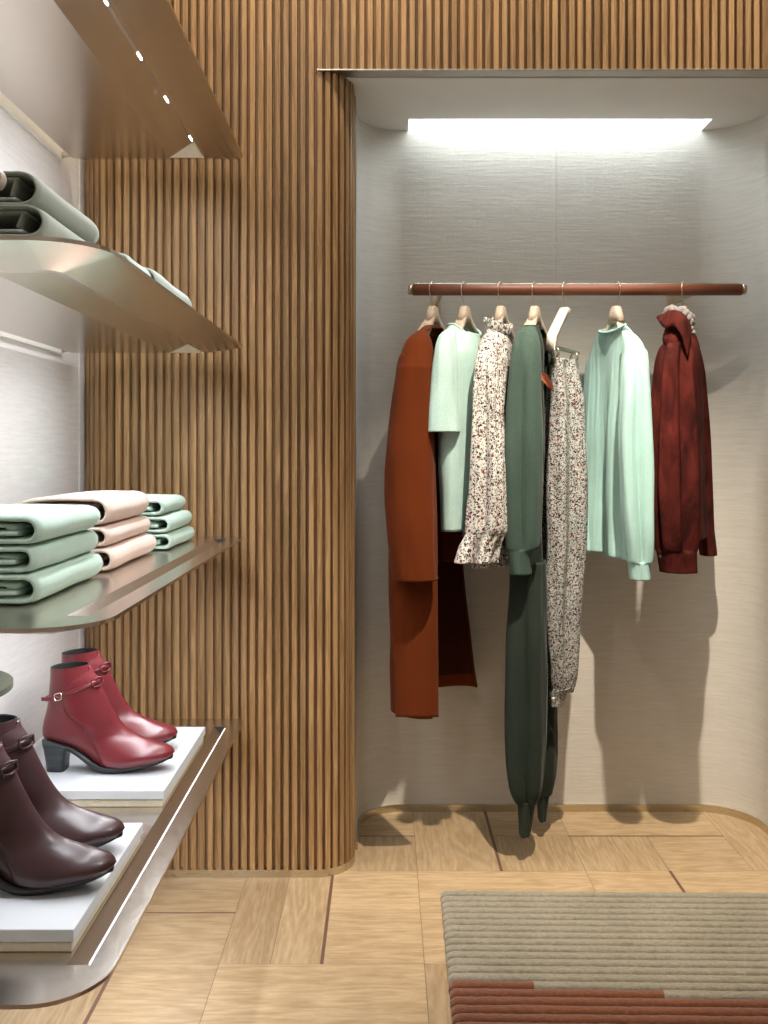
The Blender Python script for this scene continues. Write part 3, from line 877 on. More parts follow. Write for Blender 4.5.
def make_boot(leather, label, group, loc, rz):
    root = empty('ankle_boot', loc, rz)
    # shaft and foot (one continuous upper, with thickness)
    R = boot_rings(); bm = bmesh.new()
    loft(bm, R, True, False, True)
    # inner lining wall, open at the mouth
    up = build('upper', bm, leather, root)
    bm = bmesh.new(); Ri = boot_rings(off=-0.003)[:16]
    R0 = R[0]
    loft(bm, [R0]+Ri, True, False, True)
    build('lining', bm, M_DARK, root)
    # overlapping flap on the outer (near) side and over the instep
    Ro = boot_rings(n=96, off=0.0024)
    fb = [(3, 0.97), (6, 0.62), (9, 0.42), (12, 0.38), (15, 0.42), (18, 0.52), (22, 0.62), (27, 0.60), (32, 0.48), (38, 0.30), (46, 0.02), (62, 0.0)]
    bm = bmesh.new(); rows_ = []
    for s in range(1, 62):
        f = None
        for (a, fa), (b_, fb_) in zip(fb, fb[1:]):
            if a <= s <= b_: f = fa+(fb_-fa)*(s-a)/(b_-a)
        if f is None: f = 0.99
        ang = math.acos(max(-1, min(1, 2*f-1)))          # angle from the front ridge on the near side (y<0)
        row = []
        ring = Ro[s]; nn = len(ring)
        for q in range(25):
            up_ = 0.5+(PI-0.5)*min(1, max(0, (s-26)/20))
            tt = -ang + (ang+min(up_, max(ang, 0.5)))*q/24
            kk = (tt/(2*PI)*nn) % nn; k0 = int(kk); fr = kk-k0
            row.append(ring[k0 % nn].lerp(ring[(k0+1) % nn], fr))
        rows_.append(row)
    loft(bm, rows_, False)
    fo = build('flap', bm, leather, root); md = fo.modifiers.new('s', 'SOLIDIFY'); md.thickness = 0.0022; md.offset = 0
    # sole
    rows = catmull([(a[0], a[1], b[0], b[1], w_, e) for a, b, w_, e in BOOT], 64)
    bm = bmesh.new(); sec = []
    st = 29
    for i in range(st, 64):
        ax, az, bx, bz, hw, e = rows[i]
        hw2 = hw*0.94 + 0.001
        lift = min(0.018, (bz-az)*0.35)
        t = 0.0055
        sec.append([(ax-0.001, -hw2, az+lift*0.5), (ax, -hw2*0.8, az-t), (ax, hw2*0.8, az-t), (ax-0.001, hw2, az+lift*0.5), (ax+0.002, 0, az+0.001)])
    tip = rows[63]
    sec.append([(tip[0]+0.008, y, tip[1]+dz) for y, dz in ((-0.005, 0.004), (-0.004, -0.003), (0.004, -0.003), (0.005, 0.004), (0, 0.003))])
    loft(bm, sec, True, True, True)
    so_ = build('sole', bm, M_SOLE, root)
    # heel block
    bm = bmesh.new(); hr = []
    for z, xa, xb, hw in ((0.000, 0.001, 0.042, 0.024), (0.020, -0.001, 0.042, 0.0255), (0.045, -0.005, 0.047, 0.028), (0.058, -0.008, 0.054, 0.031), (0.075, -0.009, 0.050, 0.031)):
        ring = []
        for k in range(20):
            t = 2*PI*k/20; cs, sn = math.cos(t), math.sin(t); p = 0.55 if cs < 0 else 0.28
            x = (xa+xb)/2+(xb-xa)/2*math.copysign(abs(cs)**p, cs); y = hw*math.copysign(abs(sn)**0.6, sn)
            zz = z if z < 0.07 else (0.068 if x < 0.01 else 0.068-(x-0.01)*0.30)
            if abs(z-0.058) < 1e-6: zz = min(z, 0.066-max(0, x-0.0)*0.30)
            ring.append((x, y, zz))
        hr.append(ring)
    loft(bm, hr, True, True, True)
    build('heel', bm, M_HEEL, root)
    # ankle strap
    bm = bmesh.new(); ring = []
    nseg = 48; pts = []
    for k in range(nseg):
        t = 2*PI*k/nseg; cs, sn = math.cos(t), math.sin(t)
        x = 0.0565+0.0605*cs; z = 0.176+0.021*cs; y = 0.0365*sn
        pts.append((Vector((x, y, z)), Vector((cs*0.6, sn, 0)).normalized()))
    sec = []
    for p, n_ in pts:
        upv = Vector((-0.15, 0, 1)).normalized()*0.0048
        sec.append([p-n_*0.001-upv, p+n_*0.0015-upv*0.9, p+n_*0.0015+upv*0.9, p-n_*0.001+upv])
    sec.append(sec[0]); loft(bm, sec, True)
    box(bm, -0.002, 0.030, -0.0355, -0.0325, 0.1585, 0.1665, 0.0008)      # loose strap end
    build('ankle_strap', bm, leather, root)
    bm = bmesh.new(); c = Vector((0.036, -0.0375, 0.1690)); hw, hh = 0.0085, 0.0075
    for s in (-1, 1): pass
    rc = [c+Vector((dx*hw, -0.35*dx*hw-0.002, dz*hh+dx*0.0025)) for dx, dz in ((-1, -.8), (-.8, -1), (.8, -1), (1, -.8), (1, .8), (.8, 1), (-.8, 1), (-1, .8))]
    tube(bm, rc, 0.0012, 8, closed=True)
    tube(bm, [c+Vector((-hw, 0.001, 0)), c+Vector((hw*0.6, -0.006, 0))], 0.0008, 6)
    build('buckle', bm, M_SILV, root)
    bm = bmesh.new(); c = Vector((0.110, -0.012, 0.196))
    tube(bm, [c+Vector((dx, dy, dz)) for dx, dy, dz in ((-0.006, -0.012, 0.006), (0.004, -0.004, 0.010), (0.010, 0.010, 0.008), (0.011, 0.012, -0.006), (0.007, -0.002, -0.010), (-0.001, -0.012, -0.010), (-0.005, -0.014, -0.002))], 0.0022, 8, closed=True)
    build('strap_loop', bm, leather, root)
    tag(root, label, 'boot', group)
    return root
zp = zs4+0.035+0.0065
make_boot(M_REDL, 'near burgundy red heeled ankle boot with silver buckle', 'red ankle boots', (-0.744, 2.055, zp-0.006), math.radians(-1))
make_boot(M_REDL, 'far burgundy red ankle boot, half hidden behind its twin', 'red ankle boots', (-0.768, 2.195, zp-0.006), math.radians(-1))
make_boot(M_PLUM, 'near dark plum ankle boot cut off by the left photo edge', 'dark plum ankle boots', (-0.714, 1.500, zp-0.006), math.radians(0))
make_boot(M_PLUM, 'far dark plum ankle boot just behind the nearest boot', 'dark plum ankle boots', (-0.738, 1.635, zp-0.006), math.radians(0))

# small round olive wall shelf, its tip at the left edge of the picture
def wall_disc():
    root = empty('round_shelf', (XWL, 1.42, CAM_Z-0.35))
    bm = bmesh.new(); cx, cy, r = -0.716, 1.42, 0.138
    out = []
    for k in range(72):
        a = 2*PI*k/72; x = cx+r*math.cos(a); y = cy+r*math.sin(a)
        if x < XWL+0.01: x = XWL+0.01
        out.append((x, y))
    prism(bm, out, CAM_Z-0.372, CAM_Z-0.363)
    bmesh.ops.remove_doubles(bm, verts=bm.verts[:], dist=1e-5)
    build('disc_top', bm, M_OLIVED, root, False, world=True)
    bm = bmesh.new(); box(bm, XWL-0.001, XWL+0.012, cy-0.05, cy+0.05, CAM_Z-0.392, CAM_Z-0.359, 0.002)
    build('wall_bracket', bm, M_BRASS, root, False, world=True)
    tag(root, 'small olive round shelf whose tip shows at the left photo edge', 'shelf')
wall_disc()

# ------------------------------------------------------------------ rod
DR = 2.83; ZR = CAM_Z+0.488; RR = 0.0178
def make_rod():
    root = empty('clothes_rod', (0.58, DR, ZR))
    bm = bmesh.new(); tube(bm, [(0.085, DR, ZR), (0.3, DR, ZR), (0.8, DR, ZR), (1.083, DR, ZR)], RR, 28)
    build('leather_wrap', bm, M_RODL, root, world=True)
    for x0, x1 in ((0.070, 0.085), (1.083, 1.098)):
        bm = bmesh.new(); tube(bm, [(x0, DR, ZR), (x1, DR, ZR)], 0.0150, 24)
        bmesh.ops.bevel(bm, geom=[e for e in bm.edges if len(e.link_faces) == 2 and any(len(f.verts) > 4 for f in e.link_faces)], offset=0.0015, segments=2, affect='EDGES')
        build('end_cap', bm, M_BRASS, root, world=True)
    bm = bmesh.new(); box(bm, 0.09, 1.078, DR+0.004, DR+0.014, ZR+0.014, ZR+0.0205, 0.001, 1)
    build('top_strip', bm, M_BRASS, root, False, world=True)
    for x in (0.172, 0.948):
        bm = bmesh.new(); box(bm, x-0.006, x+0.006, DR+0.010, YB-0.004, ZR-0.011, ZR+0.011, 0.002)
        br = build('bracket_arm', bm, M_BRASS, root, False, world=True)
        bm = bmesh.new(); box(bm, x-0.014, x+0.014, YB-0.006, YB+0.001, ZR-0.030, ZR+0.030, 0.002)
        build('wall_plate', bm, M_BRASS, br, False, world=True)
        br2 = COL.objects[-1] if False else None
    tag(root, 'long tan leather wrapped clothes rod with brass ends in the niche', 'rod')
make_rod()
# wall plates are sub-parts of arms whose origin is identity in the rod frame
for o in COL.objects:
    if o.name.startswith('wall_plate'):
        o.data.transform(Matrix.Translation(Vector((0, 0, 0)) - Vector((0.58, DR, ZR))))
        # undo the parent's identity transform handled in build()
        o.matrix_parent_inverse = Matrix()

# ------------------------------------------------------------------ hangers
def hook(bm, zt):
    """gold hook in the hanger plane (local y,z) resting on the rod at the origin"""
    pts = [(0, 0, zt), (0, 0.001, zt+0.018), (0, 0.003, -0.048)]
    R_ = 0.0245
    pts = [(0, 0.0, zt-0.01), (0, 0.0, -0.052), (0, -0.006, -0.036), (0, -0.019, -0.022)]
    for a in range(200, -31, -14):
        pts.append((0, R_*math.cos(math.radians(a)), R_*math.sin(math.radians(a))-0.0015))
    pts = [(x, y, z) for x, y, z in pts]
    sm = catmull(pts, 60); tube(bm, sm, 0.0018, 8)
def make_hanger(xh, yaw, label, group, half=0.100, drop=0.105, top=-0.055, white=False, slim=1.0):
    root = empty('clothes_hanger', (xh, DR, ZR), -yaw)
    bm = bmesh.new()
    n = 41; secs = []
    for i in range(n):
        u = -1+2*i/(n-1); y = half*u; au = abs(u)
        z = top-0.012-drop*(au**1.12)+0.012*math.exp(-(u/0.12)**2)
        tw = (0.012+0.013*min(1, au*1.4))*slim                 # half thickness front to back: wide contoured shoulders
        hh = 0.022-0.009*au
        fx = -0.006*au*au                                # arms curve slightly backwards
        sec = []
        for k in range(14):
            t = 2*PI*k/14; cs, sn = math.cos(t), math.sin(t)
            sec.append((fx+tw*math.copysign(abs(cs)**0.6, cs), y, z-hh*0.4+hh*0.62*math.copysign(abs(sn)**0.6, sn)-abs(cs)*0.004))
        secs.append(sec)
    loft(bm, secs, True, True, True)
    # raised neck block
    nb_ = []
    for z, hw, ht in ((top+0.004, 0.012, 0.010), (top, 0.017, 0.0125), (top-0.02, 0.026, 0.014), (top-0.045, 0.038, 0.015)):
        nb_.append([(ht*math.copysign(abs(math.cos(t))**0.6, math.cos(t)), hw*math.copysign(abs(math.sin(t))**0.6, math.sin(t)), z) for t in [2*PI*k/18 for k in range(18)]])
    loft(bm, nb_, True, True, True)
    build('hanger_body', bm, M_HWHITE if white else M_HANG, root)
    bm = bmesh.new(); hook(bm, top); build('hook', bm, M_BRASS, root)
    tag(root, label, 'hanger', group)
    return root
HX = {1: 0.146, 2: 0.243, 3: 0.353, 4: 0.456, 5: 0.548, 6: 0.703, 7: 0.907}
YAW = {1: 30, 2: 32, 3: 30, 4: 30, 5: 30, 6: -17, 7: 26}
HG = 'hangers on the leather rod'
make_hanger(HX[1], math.radians(YAW[1]), 'pale wooden hanger inside the rust coat, leftmost on the rod', HG)
make_hanger(HX[2], math.radians(YAW[2]), 'pale wooden hanger inside the mint short sleeve top', HG)
make_hanger(HX[3], math.radians(YAW[3]), 'pale wooden hanger inside the ruffled floral blouse', HG)
make_hanger(HX[4], math.radians(YAW[4]), 'pale wooden hanger inside the dark green jumpsuit', HG)
make_hanger(HX[6], math.radians(YAW[6]), 'pale wooden hanger inside the long sleeve mint sweater', HG, 0.040, 0.05, slim=0.45)
make_hanger(HX[7], math.radians(YAW[7]), 'hanger inside the maroon suede shirt, mostly hidden by the scarf', HG, 0.09, 0.09)
# cream trouser hanger with clips
def trouser_hanger():
    root = empty('trouser_hanger', (HX[5], DR, ZR), -math.radians(30))
    bm = bmesh.new()
    hw, t = 0.128, 0.013
    ctr = [(-hw, -0.197), (-hw, -0.160), (-hw+0.003, -0.148), (-0.020, -0.060), (-0.012, -0.055), (0.014, -0.055), (0.016, -0.060), (0.016, -0.080)]
    # flat band following the outline, mitred
    inn = [(-hw+0.024, -0.197), (-hw+0.024, -0.166), (-hw+0.027, -0.157), (-0.016, -0.088), (-0.009, -0.082), (-0.004, -0.080), (-0.002, -0.080), (0.000, -0.080)]
    F_ = [[bm.verts.new((s*t, y, z)) for y, z in L_] for s in (-1, 1) for L_ in (ctr, inn)]
    a0, a1, b0, b1 = F_[0], F_[1], F_[2], F_[3]
    for i in range(7):
        bm.faces.new((a0[i], a0[i+1], a1[i+1], a1[i])); bm.faces.new((b0[i], b1[i], b1[i+1], b0[i+1]))
        bm.faces.new((a0[i], b0[i], b0[i+1], a0[i+1])); bm.faces.new((a1[i], a1[i+1], b1[i+1], b1[i]))
    for i in (0, 7): bm.faces.new((a0[i], a1[i], b1[i], b0[i]))
    bmesh.ops.bevel(bm, geom=bm.edges[:], offset=0.002, segments=2, affect='EDGES')
    build('hanger_body', bm, M_HWHITE, root)
    bm = bmesh.new(); hook(bm, -0.055); build('hook', bm, M_BRASS, root)
    bm = bmesh.new(); box(bm, -0.0075, 0.0075, -hw+0.01, hw-0.01, -0.188, -0.179, 0.002)
    build('metal_bar', bm, M_BRASS, root, False)
    for yy in (-0.088, 0.088):
        bm = bmesh.new()
        for s in (-1, 1):
            tube(bm, [(s*0.004, yy, -0.182), (s*0.010, yy, -0.192), (s*0.012, yy, -0.203), (s*0.003, yy, -0.214), (s*0.0065, yy, -0.236)], [0.0028, 0.003, 0.0035, 0.004, 0.0035], 8)
        box(bm, -0.010, 0.010, yy-0.012, yy+0.012, -0.236, -0.214, 0.002)
        build('clip', bm, M_BRASS, root)
    tag(root, 'cream trouser hanger with brass bar and clips holding the floral trousers', 'hanger')
trouser_hanger()

# ------------------------------------------------------------------ garments
def se(c, p): return math.copysign(abs(c)**p, c)
def project(p): return VX+F*p.x/p.y, VY-F*(p.z-CAM_Z)/p.y
def grings(rows, n=96, m=60, yaw=30, folds=(), seed=0, arc=None, sq=1.0, z_shear=0.0, noise_amp=0.004, tilt=0.0):
    """rows: (py, pxL, pxR, D, Lw, famp[, dz]) -> world-space rings.
    Every ring is an oval: long half axis Lw along the hanger direction, short half axis found so that
    the ring is as wide as measured; famp is the depth of the hanging folds."""
    rows = [tuple(r) + (0.0,)*(7-len(r)) for r in rows]
    R = catmull(rows, m); out = []
    a0 = math.radians(yaw)
    for i, (py, xl, xr, D, Lw, fa, dz) in enumerate(R):
        zc = CAM_Z-(py-VY)*D/F
        hwid = max(0.004, (xr-xl)/2*D/F); cx = ((xl+xr)/2-VX)*D/F
        a = a0
        A = Vector((math.sin(a), math.cos(a)))*Lw
        if abs(A.x) > hwid*0.92:
            a = math.copysign(math.asin(min(0.99, hwid*0.92/max(Lw, 1e-4))), a0); A = Vector((math.sin(a), math.cos(a)))*Lw
        bx = math.sqrt(max(1e-6, hwid**2-A.x**2)); bl = max(0.004, bx/max(0.3, math.cos(a)))
        Bv = Vector((math.cos(a), -math.sin(a)))*bl
        cxx, sc = cx, 1.0
        for it in range(6):
            lo, hi = 1e9, -1e9
            for k in range(48):
                t = 2*PI*k/48
                q = Vector((cxx, D))+A*se(math.cos(t), sq)+Bv*sc*se(math.sin(t), sq)
                px = VX+F*q.x/q.y; lo = min(lo, px); hi = max(hi, px)
            cxx += ((xl+xr)/2-(lo+hi)/2)*D/F*0.9
            sc *= max(0.6, min(1.6, (xr-xl)/(hi-lo)))
            sc = max(0.12, min(3, sc))
        ring = []
        rng = [arc[0]+(arc[1]-arc[0])*k/(n-1) for k in range(n)] if arc else [2*PI*k/n for k in range(n)]
        v = i/(m-1)
        for t in rng:
            cs, sn = math.cos(t), math.sin(t)
            f = 0
            for (kk, am, ph, tw) in folds: f += am*math.sin(kk*t+ph+tw*v)
            f *= fa
            nz = noise.noise(Vector((cs*2.0+seed, sn*2.0, zc*7)))*noise_amp
            sx_, sy_ = se(cs, sq), se(sn, sq)
            q = Vector((cxx, D))+A*sx_+Bv*sc*sy_
            nrm = (A.normalized()*cs*0.8+Bv.normalized()*sn).normalized()
            q += nrm*(f+nz)
            ring.append(Vector((q.x, q.y, zc+dz*cs*cs*(-1)-abs(tilt)*max(0.0, sn*(1 if tilt < 0 else -1))**1.5*(1-v)**10)))
        out.append(ring)
    return out
FOLD = ((3, 0.5, 0.3, 0.8), (5, 0.35, 1.7, -1.0), (8, 0.22, 0.4, 1.2), (2, 0.4, 2.0, 0.5))
FOLD2 = ((4, 0.5, 1.3, 0.6), (7, 0.35, 0.5, 0.9), (11, 0.22, 2.4, -0.8))
def gpart(name, rows, mat, root, th=0.003, cap0=False, cap1=False, world=True, **kw):
    rings = grings(rows, **kw); bm = bmesh.new()
    loft(bm, rings, kw.get('arc') is None, cap0, cap1)
    o = build(name, bm, mat, root, True, world=True)
    if th:
        md = o.modifiers.new('thickness', 'SOLIDIFY'); md.thickness = th; md.offset = -1
    return o

def garment_root(name, x, y, z, label, cat, group=None):
    r = empty(name, (x, y, z)); tag(r, label, cat, group); return r

# 1 --- rust coat
r1 = garment_root('wool_coat', 0.12, 2.78, 0.42, 'long rust orange wool coat hanging at the left end of the rod', 'coat')
# body: open in front (t = PI/2 is the front)
gpart('body', [(326, 424, 446, 2.80, 0.035, 0.0, 0.0), (333, 416, 450, 2.80, 0.10, 0.0, 0.015), (348, 405, 452, 2.80, 0.17, 0.1, 0.02), (372, 397, 453, 2.80, 0.19, 0.3, 0.0),
               (450, 393, 456, 2.82, 0.185, 0.5), (560, 391, 464, 2.84, 0.19, 0.7), (640, 392, 474, 2.84, 0.195, 0.9), (701, 393, 486, 2.84, 0.20, 1.0)],
      M_RUST, r1, th=0.004, yaw=30, arc=(PI/2+1.05, PI/2+2*PI-1.35), folds=((2, 0.010, 1.0, 0.4), (5, 0.005, 0.3, 0.6)), seed=1, m=70)
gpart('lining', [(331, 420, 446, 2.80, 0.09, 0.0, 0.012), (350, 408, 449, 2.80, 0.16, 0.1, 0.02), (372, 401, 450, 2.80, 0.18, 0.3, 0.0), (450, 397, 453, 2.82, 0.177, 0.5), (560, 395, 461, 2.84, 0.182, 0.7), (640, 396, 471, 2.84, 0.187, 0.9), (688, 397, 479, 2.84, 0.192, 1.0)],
      M_RUST_SHADE, r1, th=0, yaw=30, arc=(PI/2+1.10, PI/2+2*PI-1.38), folds=((2, 0.010, 1.0, 0.4), (5, 0.005, 0.3, 0.6)), seed=1, m=70)  # inside of the coat, its shade painted by the darker wool
gpart('sleeve', [(331, 417, 427, 2.70, 0.020, 0.0), (342, 405, 432, 2.68, 0.045, 0.1), (365, 398, 434, 2.655, 0.055, 0.3), (375, 396, 434, 2.65, 0.057, 0.3), (420, 389, 434, 2.64, 0.060, 0.5),
                 (470, 384, 434, 2.63, 0.062, 0.6), (520, 385, 435, 2.62, 0.062, 0.5), (560, 389, 437, 2.62, 0.06, 0.4), (579, 391, 438, 2.62, 0.058, 0.3)],
      M_RUST, r1, th=0.005, yaw=20, folds=((2, 0.006, 0.4, 0.8), (4, 0.003, 1.0, 0.4)), seed=2)
gpart('sleeve', [(338, 430, 440, 2.94, 0.02, 0.0), (375, 432, 452, 2.97, 0.045, 0.4), (470, 436, 460, 2.98, 0.05, 0.6), (560, 438, 464, 2.98, 0.05, 0.5)],
      M_RUST, r1, th=0.005, yaw=20, folds=((2, 0.005, 0.4, 0.8),), seed=3)
# drop shoulder seam and near front edge facing
def near_edge(root, pts, wd, th, mat, name):
    """vertical strip panel: list of (px,py,D) along its right edge, wd width towards the left in px"""
    bm = bmesh.new(); secs = []
    for (px, py, D, w_) in catmull(pts, 40):
        a = P(px-w_, py, D-0.012); b = P(px, py, D)
        mid = (a+b)/2+Vector((0, -0.006, 0)); secs.append([a, mid, b, b+Vector((0.001, 0.006, 0)), mid+Vector((0, 0.007, 0)), a+Vector((0, 0.006, 0))])
    loft(bm, secs, True, True, True)
    return build(name, bm, mat, root, True, world=True)
near_edge(r1, [(437, 540, 2.655, 14), (437.5, 600, 2.655, 44), (438, 660, 2.655, 44), (438.5, 717, 2.655, 43)], 0, 0, M_RUST, 'front_panel')
near_edge(r1, [(428, 332, 2.72, 5), (432, 365, 2.67, 6), (434, 430, 2.64, 7), (437, 520, 2.61, 8), (437.5, 575, 2.60, 8)], 0, 0, M_RUST, 'front_edge')

# 2 --- mint short sleeve top
r2 = garment_root('short_sleeve_sweater', 0.24, 2.80, 0.9, 'pale mint short sleeve knit top beside the rust coat', 'sweater')
gpart('body', [(327, 448, 481, 2.80, 0.075, 0.0, 0.0), (333, 445, 484, 2.80, 0.11, 0.0, 0.012), (345, 440, 488, 2.80, 0.16, 0.0, 0.02), (365, 437, 490, 2.80, 0.19, 0.3, 0.0), (420, 439, 490, 2.80, 0.19, 0.6),
               (480, 441, 488, 2.80, 0.185, 0.8), (527, 443, 486, 2.80, 0.18, 1.0)], M_MINTH, r2, th=0.003, yaw=32, folds=((3, 0.006, 2.4, 0.8), (5, 0.004, 0.4, 0.5)), seed=5, tilt=-0.042)
gpart('sleeve', [(329, 447, 455, 2.70, 0.012, 0.0), (338, 438, 456, 2.67, 0.035, 0.0), (360, 433, 458, 2.65, 0.05, 0.2), (400, 430, 459, 2.64, 0.058, 0.4), (432, 428, 461, 2.635, 0.060, 0.5)],
      M_MINTH, r2, th=0.003, yaw=24, folds=((2, 0.005, 0.4, 0.5), (3, 0.004, 1.9, 0.4)), seed=6)
gpart('sleeve', [(345, 474, 484, 2.94, 0.015, 0.0), (375, 478, 494, 2.97, 0.04, 0.3), (430, 478, 498, 2.98, 0.045, 0.5)], M_MINTH, r2, th=0.003, yaw=24, folds=((2, 0.005, 0.4, 0.5),), seed=7)
def ring_band(root, mat, rows, yaw, rad, name, tilt=0.0, part=None):
    rg = grings(rows, n=72, m=2, yaw=yaw, tilt=tilt, noise_amp=0.0)[0]
    bm = bmesh.new(); tube(bm, rg, rad, 10, closed=True)
    return build(name, bm, mat, root, True, world=True)
ring_band(r2, M_MINTH, [(327, 448, 481, 2.80, 0.075, 0.0, 0.0), (333, 445, 484, 2.80, 0.11, 0.0, 0.012)], 32, 0.0045, 'neckband', -0.042)

# 3 --- floral blouse
r3 = garment_root('ruffled_blouse', 0.35, 2.80, 0.85, 'white ruffled blouse with small red and navy flowers, left of green jumpsuit', 'blouse')
gpart('body', [(331, 487, 509, 2.80, 0.065, 0.0, 0.0), (338, 484, 511, 2.80, 0.11, 0.0, 0.012), (352, 480, 514, 2.80, 0.16, 0.1, 0.02), (375, 478, 514, 2.80, 0.19, 0.5), (450, 476, 513, 2.82, 0.19, 0.9),
               (520, 474, 512, 2.84, 0.19, 1.2), (561, 474, 513, 2.84, 0.19, 1.4)], M_FLOR, r3, th=0.002, yaw=30, folds=((5, 0.0084, 2.4, 0.8), (9, 0.0070, 0.4, 0.5)), seed=9, tilt=-0.015)
gpart('sleeve', [(334, 486, 495, 2.70, 0.012, 0.0), (345, 481, 498, 2.67, 0.03, 0.2), (370, 477, 500, 2.65, 0.04, 0.5), (420, 475, 503, 2.64, 0.045, 0.8), (480, 472, 506, 2.63, 0.05, 1.0), (525, 468, 506, 2.63, 0.05, 1.1),
                 (535, 468, 502, 2.63, 0.045, 1.2), (545, 463, 497, 2.63, 0.045, 1.5), (562, 460, 492, 2.63, 0.05, 2.2)],
      M_FLOR, r3, th=0.002, yaw=20, folds=FOLD2 and ((3, 0.0064, 1.3, 0.6), (5, 0.0064, 0.5, 0.9), (9, 0.0032, 2.4, -0.8)), seed=10, m=80)
gpart('sleeve', [(345, 502, 508, 2.94, 0.015, 0.0), (400, 503, 516, 2.97, 0.035, 0.3), (560, 500, 516, 2.98, 0.04, 1.5)], M_FLOR, r3, th=0.002, yaw=20, folds=((5, 0.004, 0.4, 0.5),), seed=11)
def ruffle_collar(root, mat):
    bm = bmesh.new(); n = 160; secs = []
    rg = grings([(331, 486, 511, 2.80, 0.062, 0.0, 0.0), (333, 486, 511, 2.80, 0.062, 0, 0)], n=n, m=2, yaw=30, noise_amp=0, tilt=-0.015)[0]
    c = sum(rg, Vector())/n
    for j, (h, fl, am) in enumerate(((-0.004, 0.0, 0.0), (0.012, 0.000, 0.001), (0.024, 0.002, 0.003), (0.032, 0.004, 0.0055))):
        row = []
        for k, p in enumerate(rg):
            d = (p-c); d.z = 0; d.normalize()
            t = 2*PI*k/n
            row.append(p+d*(fl+am*math.sin(17*t+j*0.3))+Vector((0, 0, h+0.004*math.sin(9*t)*(j/3))))
        secs.append(row)
    loft(bm, secs, True)
    o = build('ruffled_collar', bm, mat, root, True, world=True); md = o.modifiers.new('t', 'SOLIDIFY'); md.thickness = 0.0015
ruffle_collar(r3, M_FLOR)
bm = bmesh.new()
near_edge(r3, [(508, 340, 2.72, 4), (509, 400, 2.71, 5), (510, 470, 2.71, 5), (511, 558, 2.71, 5)], 0, 0, M_FLOR, 'placket')

# 4 --- green jumpsuit
r4 = garment_root('jumpsuit', 0.45, 2.80, 0.01, 'dark green long sleeve jumpsuit reaching almost to the floor', 'jumpsuit')
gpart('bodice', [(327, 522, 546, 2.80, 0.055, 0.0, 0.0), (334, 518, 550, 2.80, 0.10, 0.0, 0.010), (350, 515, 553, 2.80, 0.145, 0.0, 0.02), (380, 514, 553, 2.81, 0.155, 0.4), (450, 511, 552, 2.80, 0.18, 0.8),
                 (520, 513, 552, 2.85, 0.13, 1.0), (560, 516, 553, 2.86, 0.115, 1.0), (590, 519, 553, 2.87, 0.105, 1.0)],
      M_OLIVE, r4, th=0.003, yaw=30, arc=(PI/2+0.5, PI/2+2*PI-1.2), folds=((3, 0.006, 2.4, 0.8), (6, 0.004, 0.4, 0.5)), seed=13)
gpart('sleeve', [(327, 521, 535, 2.71, 0.02, 0.0), (338, 514, 539, 2.68, 0.035, 0.1), (358, 511, 541, 2.66, 0.045, 0.3), (400, 509, 541, 2.65, 0.048, 0.8), (450, 508, 541, 2.64, 0.048, 1.1), (510, 508, 540, 2.64, 0.046, 1.1),
                 (545, 508, 538, 2.64, 0.042, 0.9), (552, 509, 532, 2.64, 0.038, 0.5), (574, 511, 531, 2.64, 0.036, 0.2)],
      M_GREEN, r4, th=0.003, yaw=20, folds=((3, 0.0096, 1.6, 0.5), (5, 0.0048, 0.5, 0.9)), seed=14, m=70)
gpart('sleeve', [(340, 541, 549, 2.94, 0.015, 0.0), (365, 543, 556, 2.97, 0.035, 0.3), (450, 546, 558, 2.98, 0.04, 0.8), (560, 546, 558, 2.98, 0.04, 0.8)],
      M_GREEN, r4, th=0.003, yaw=20, folds=((3, 0.004, 1.6, 0.5),), seed=15)
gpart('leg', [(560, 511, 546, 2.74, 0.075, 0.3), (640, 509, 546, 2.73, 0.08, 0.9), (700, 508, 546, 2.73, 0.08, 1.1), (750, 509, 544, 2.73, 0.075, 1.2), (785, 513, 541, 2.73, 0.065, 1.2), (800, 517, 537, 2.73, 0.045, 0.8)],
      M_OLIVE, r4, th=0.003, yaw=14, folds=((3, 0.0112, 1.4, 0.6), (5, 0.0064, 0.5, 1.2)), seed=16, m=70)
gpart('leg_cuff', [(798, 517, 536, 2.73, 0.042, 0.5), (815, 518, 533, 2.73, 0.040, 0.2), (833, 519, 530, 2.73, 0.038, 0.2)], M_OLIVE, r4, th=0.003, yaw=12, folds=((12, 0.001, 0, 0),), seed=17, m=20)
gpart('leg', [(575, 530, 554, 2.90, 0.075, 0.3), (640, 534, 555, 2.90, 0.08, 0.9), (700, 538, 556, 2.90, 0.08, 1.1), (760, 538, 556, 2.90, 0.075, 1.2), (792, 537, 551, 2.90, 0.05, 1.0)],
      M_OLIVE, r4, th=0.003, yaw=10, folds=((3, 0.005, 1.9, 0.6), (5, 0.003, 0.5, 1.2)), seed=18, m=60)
gpart('leg_cuff', [(790, 537, 550, 2.90, 0.042, 0.5), (818, 538, 546, 2.90, 0.038, 0.2)], M_OLIVE, r4, th=0.003, yaw=8, folds=((12, 0.001, 0, 0),), seed=19, m=14)
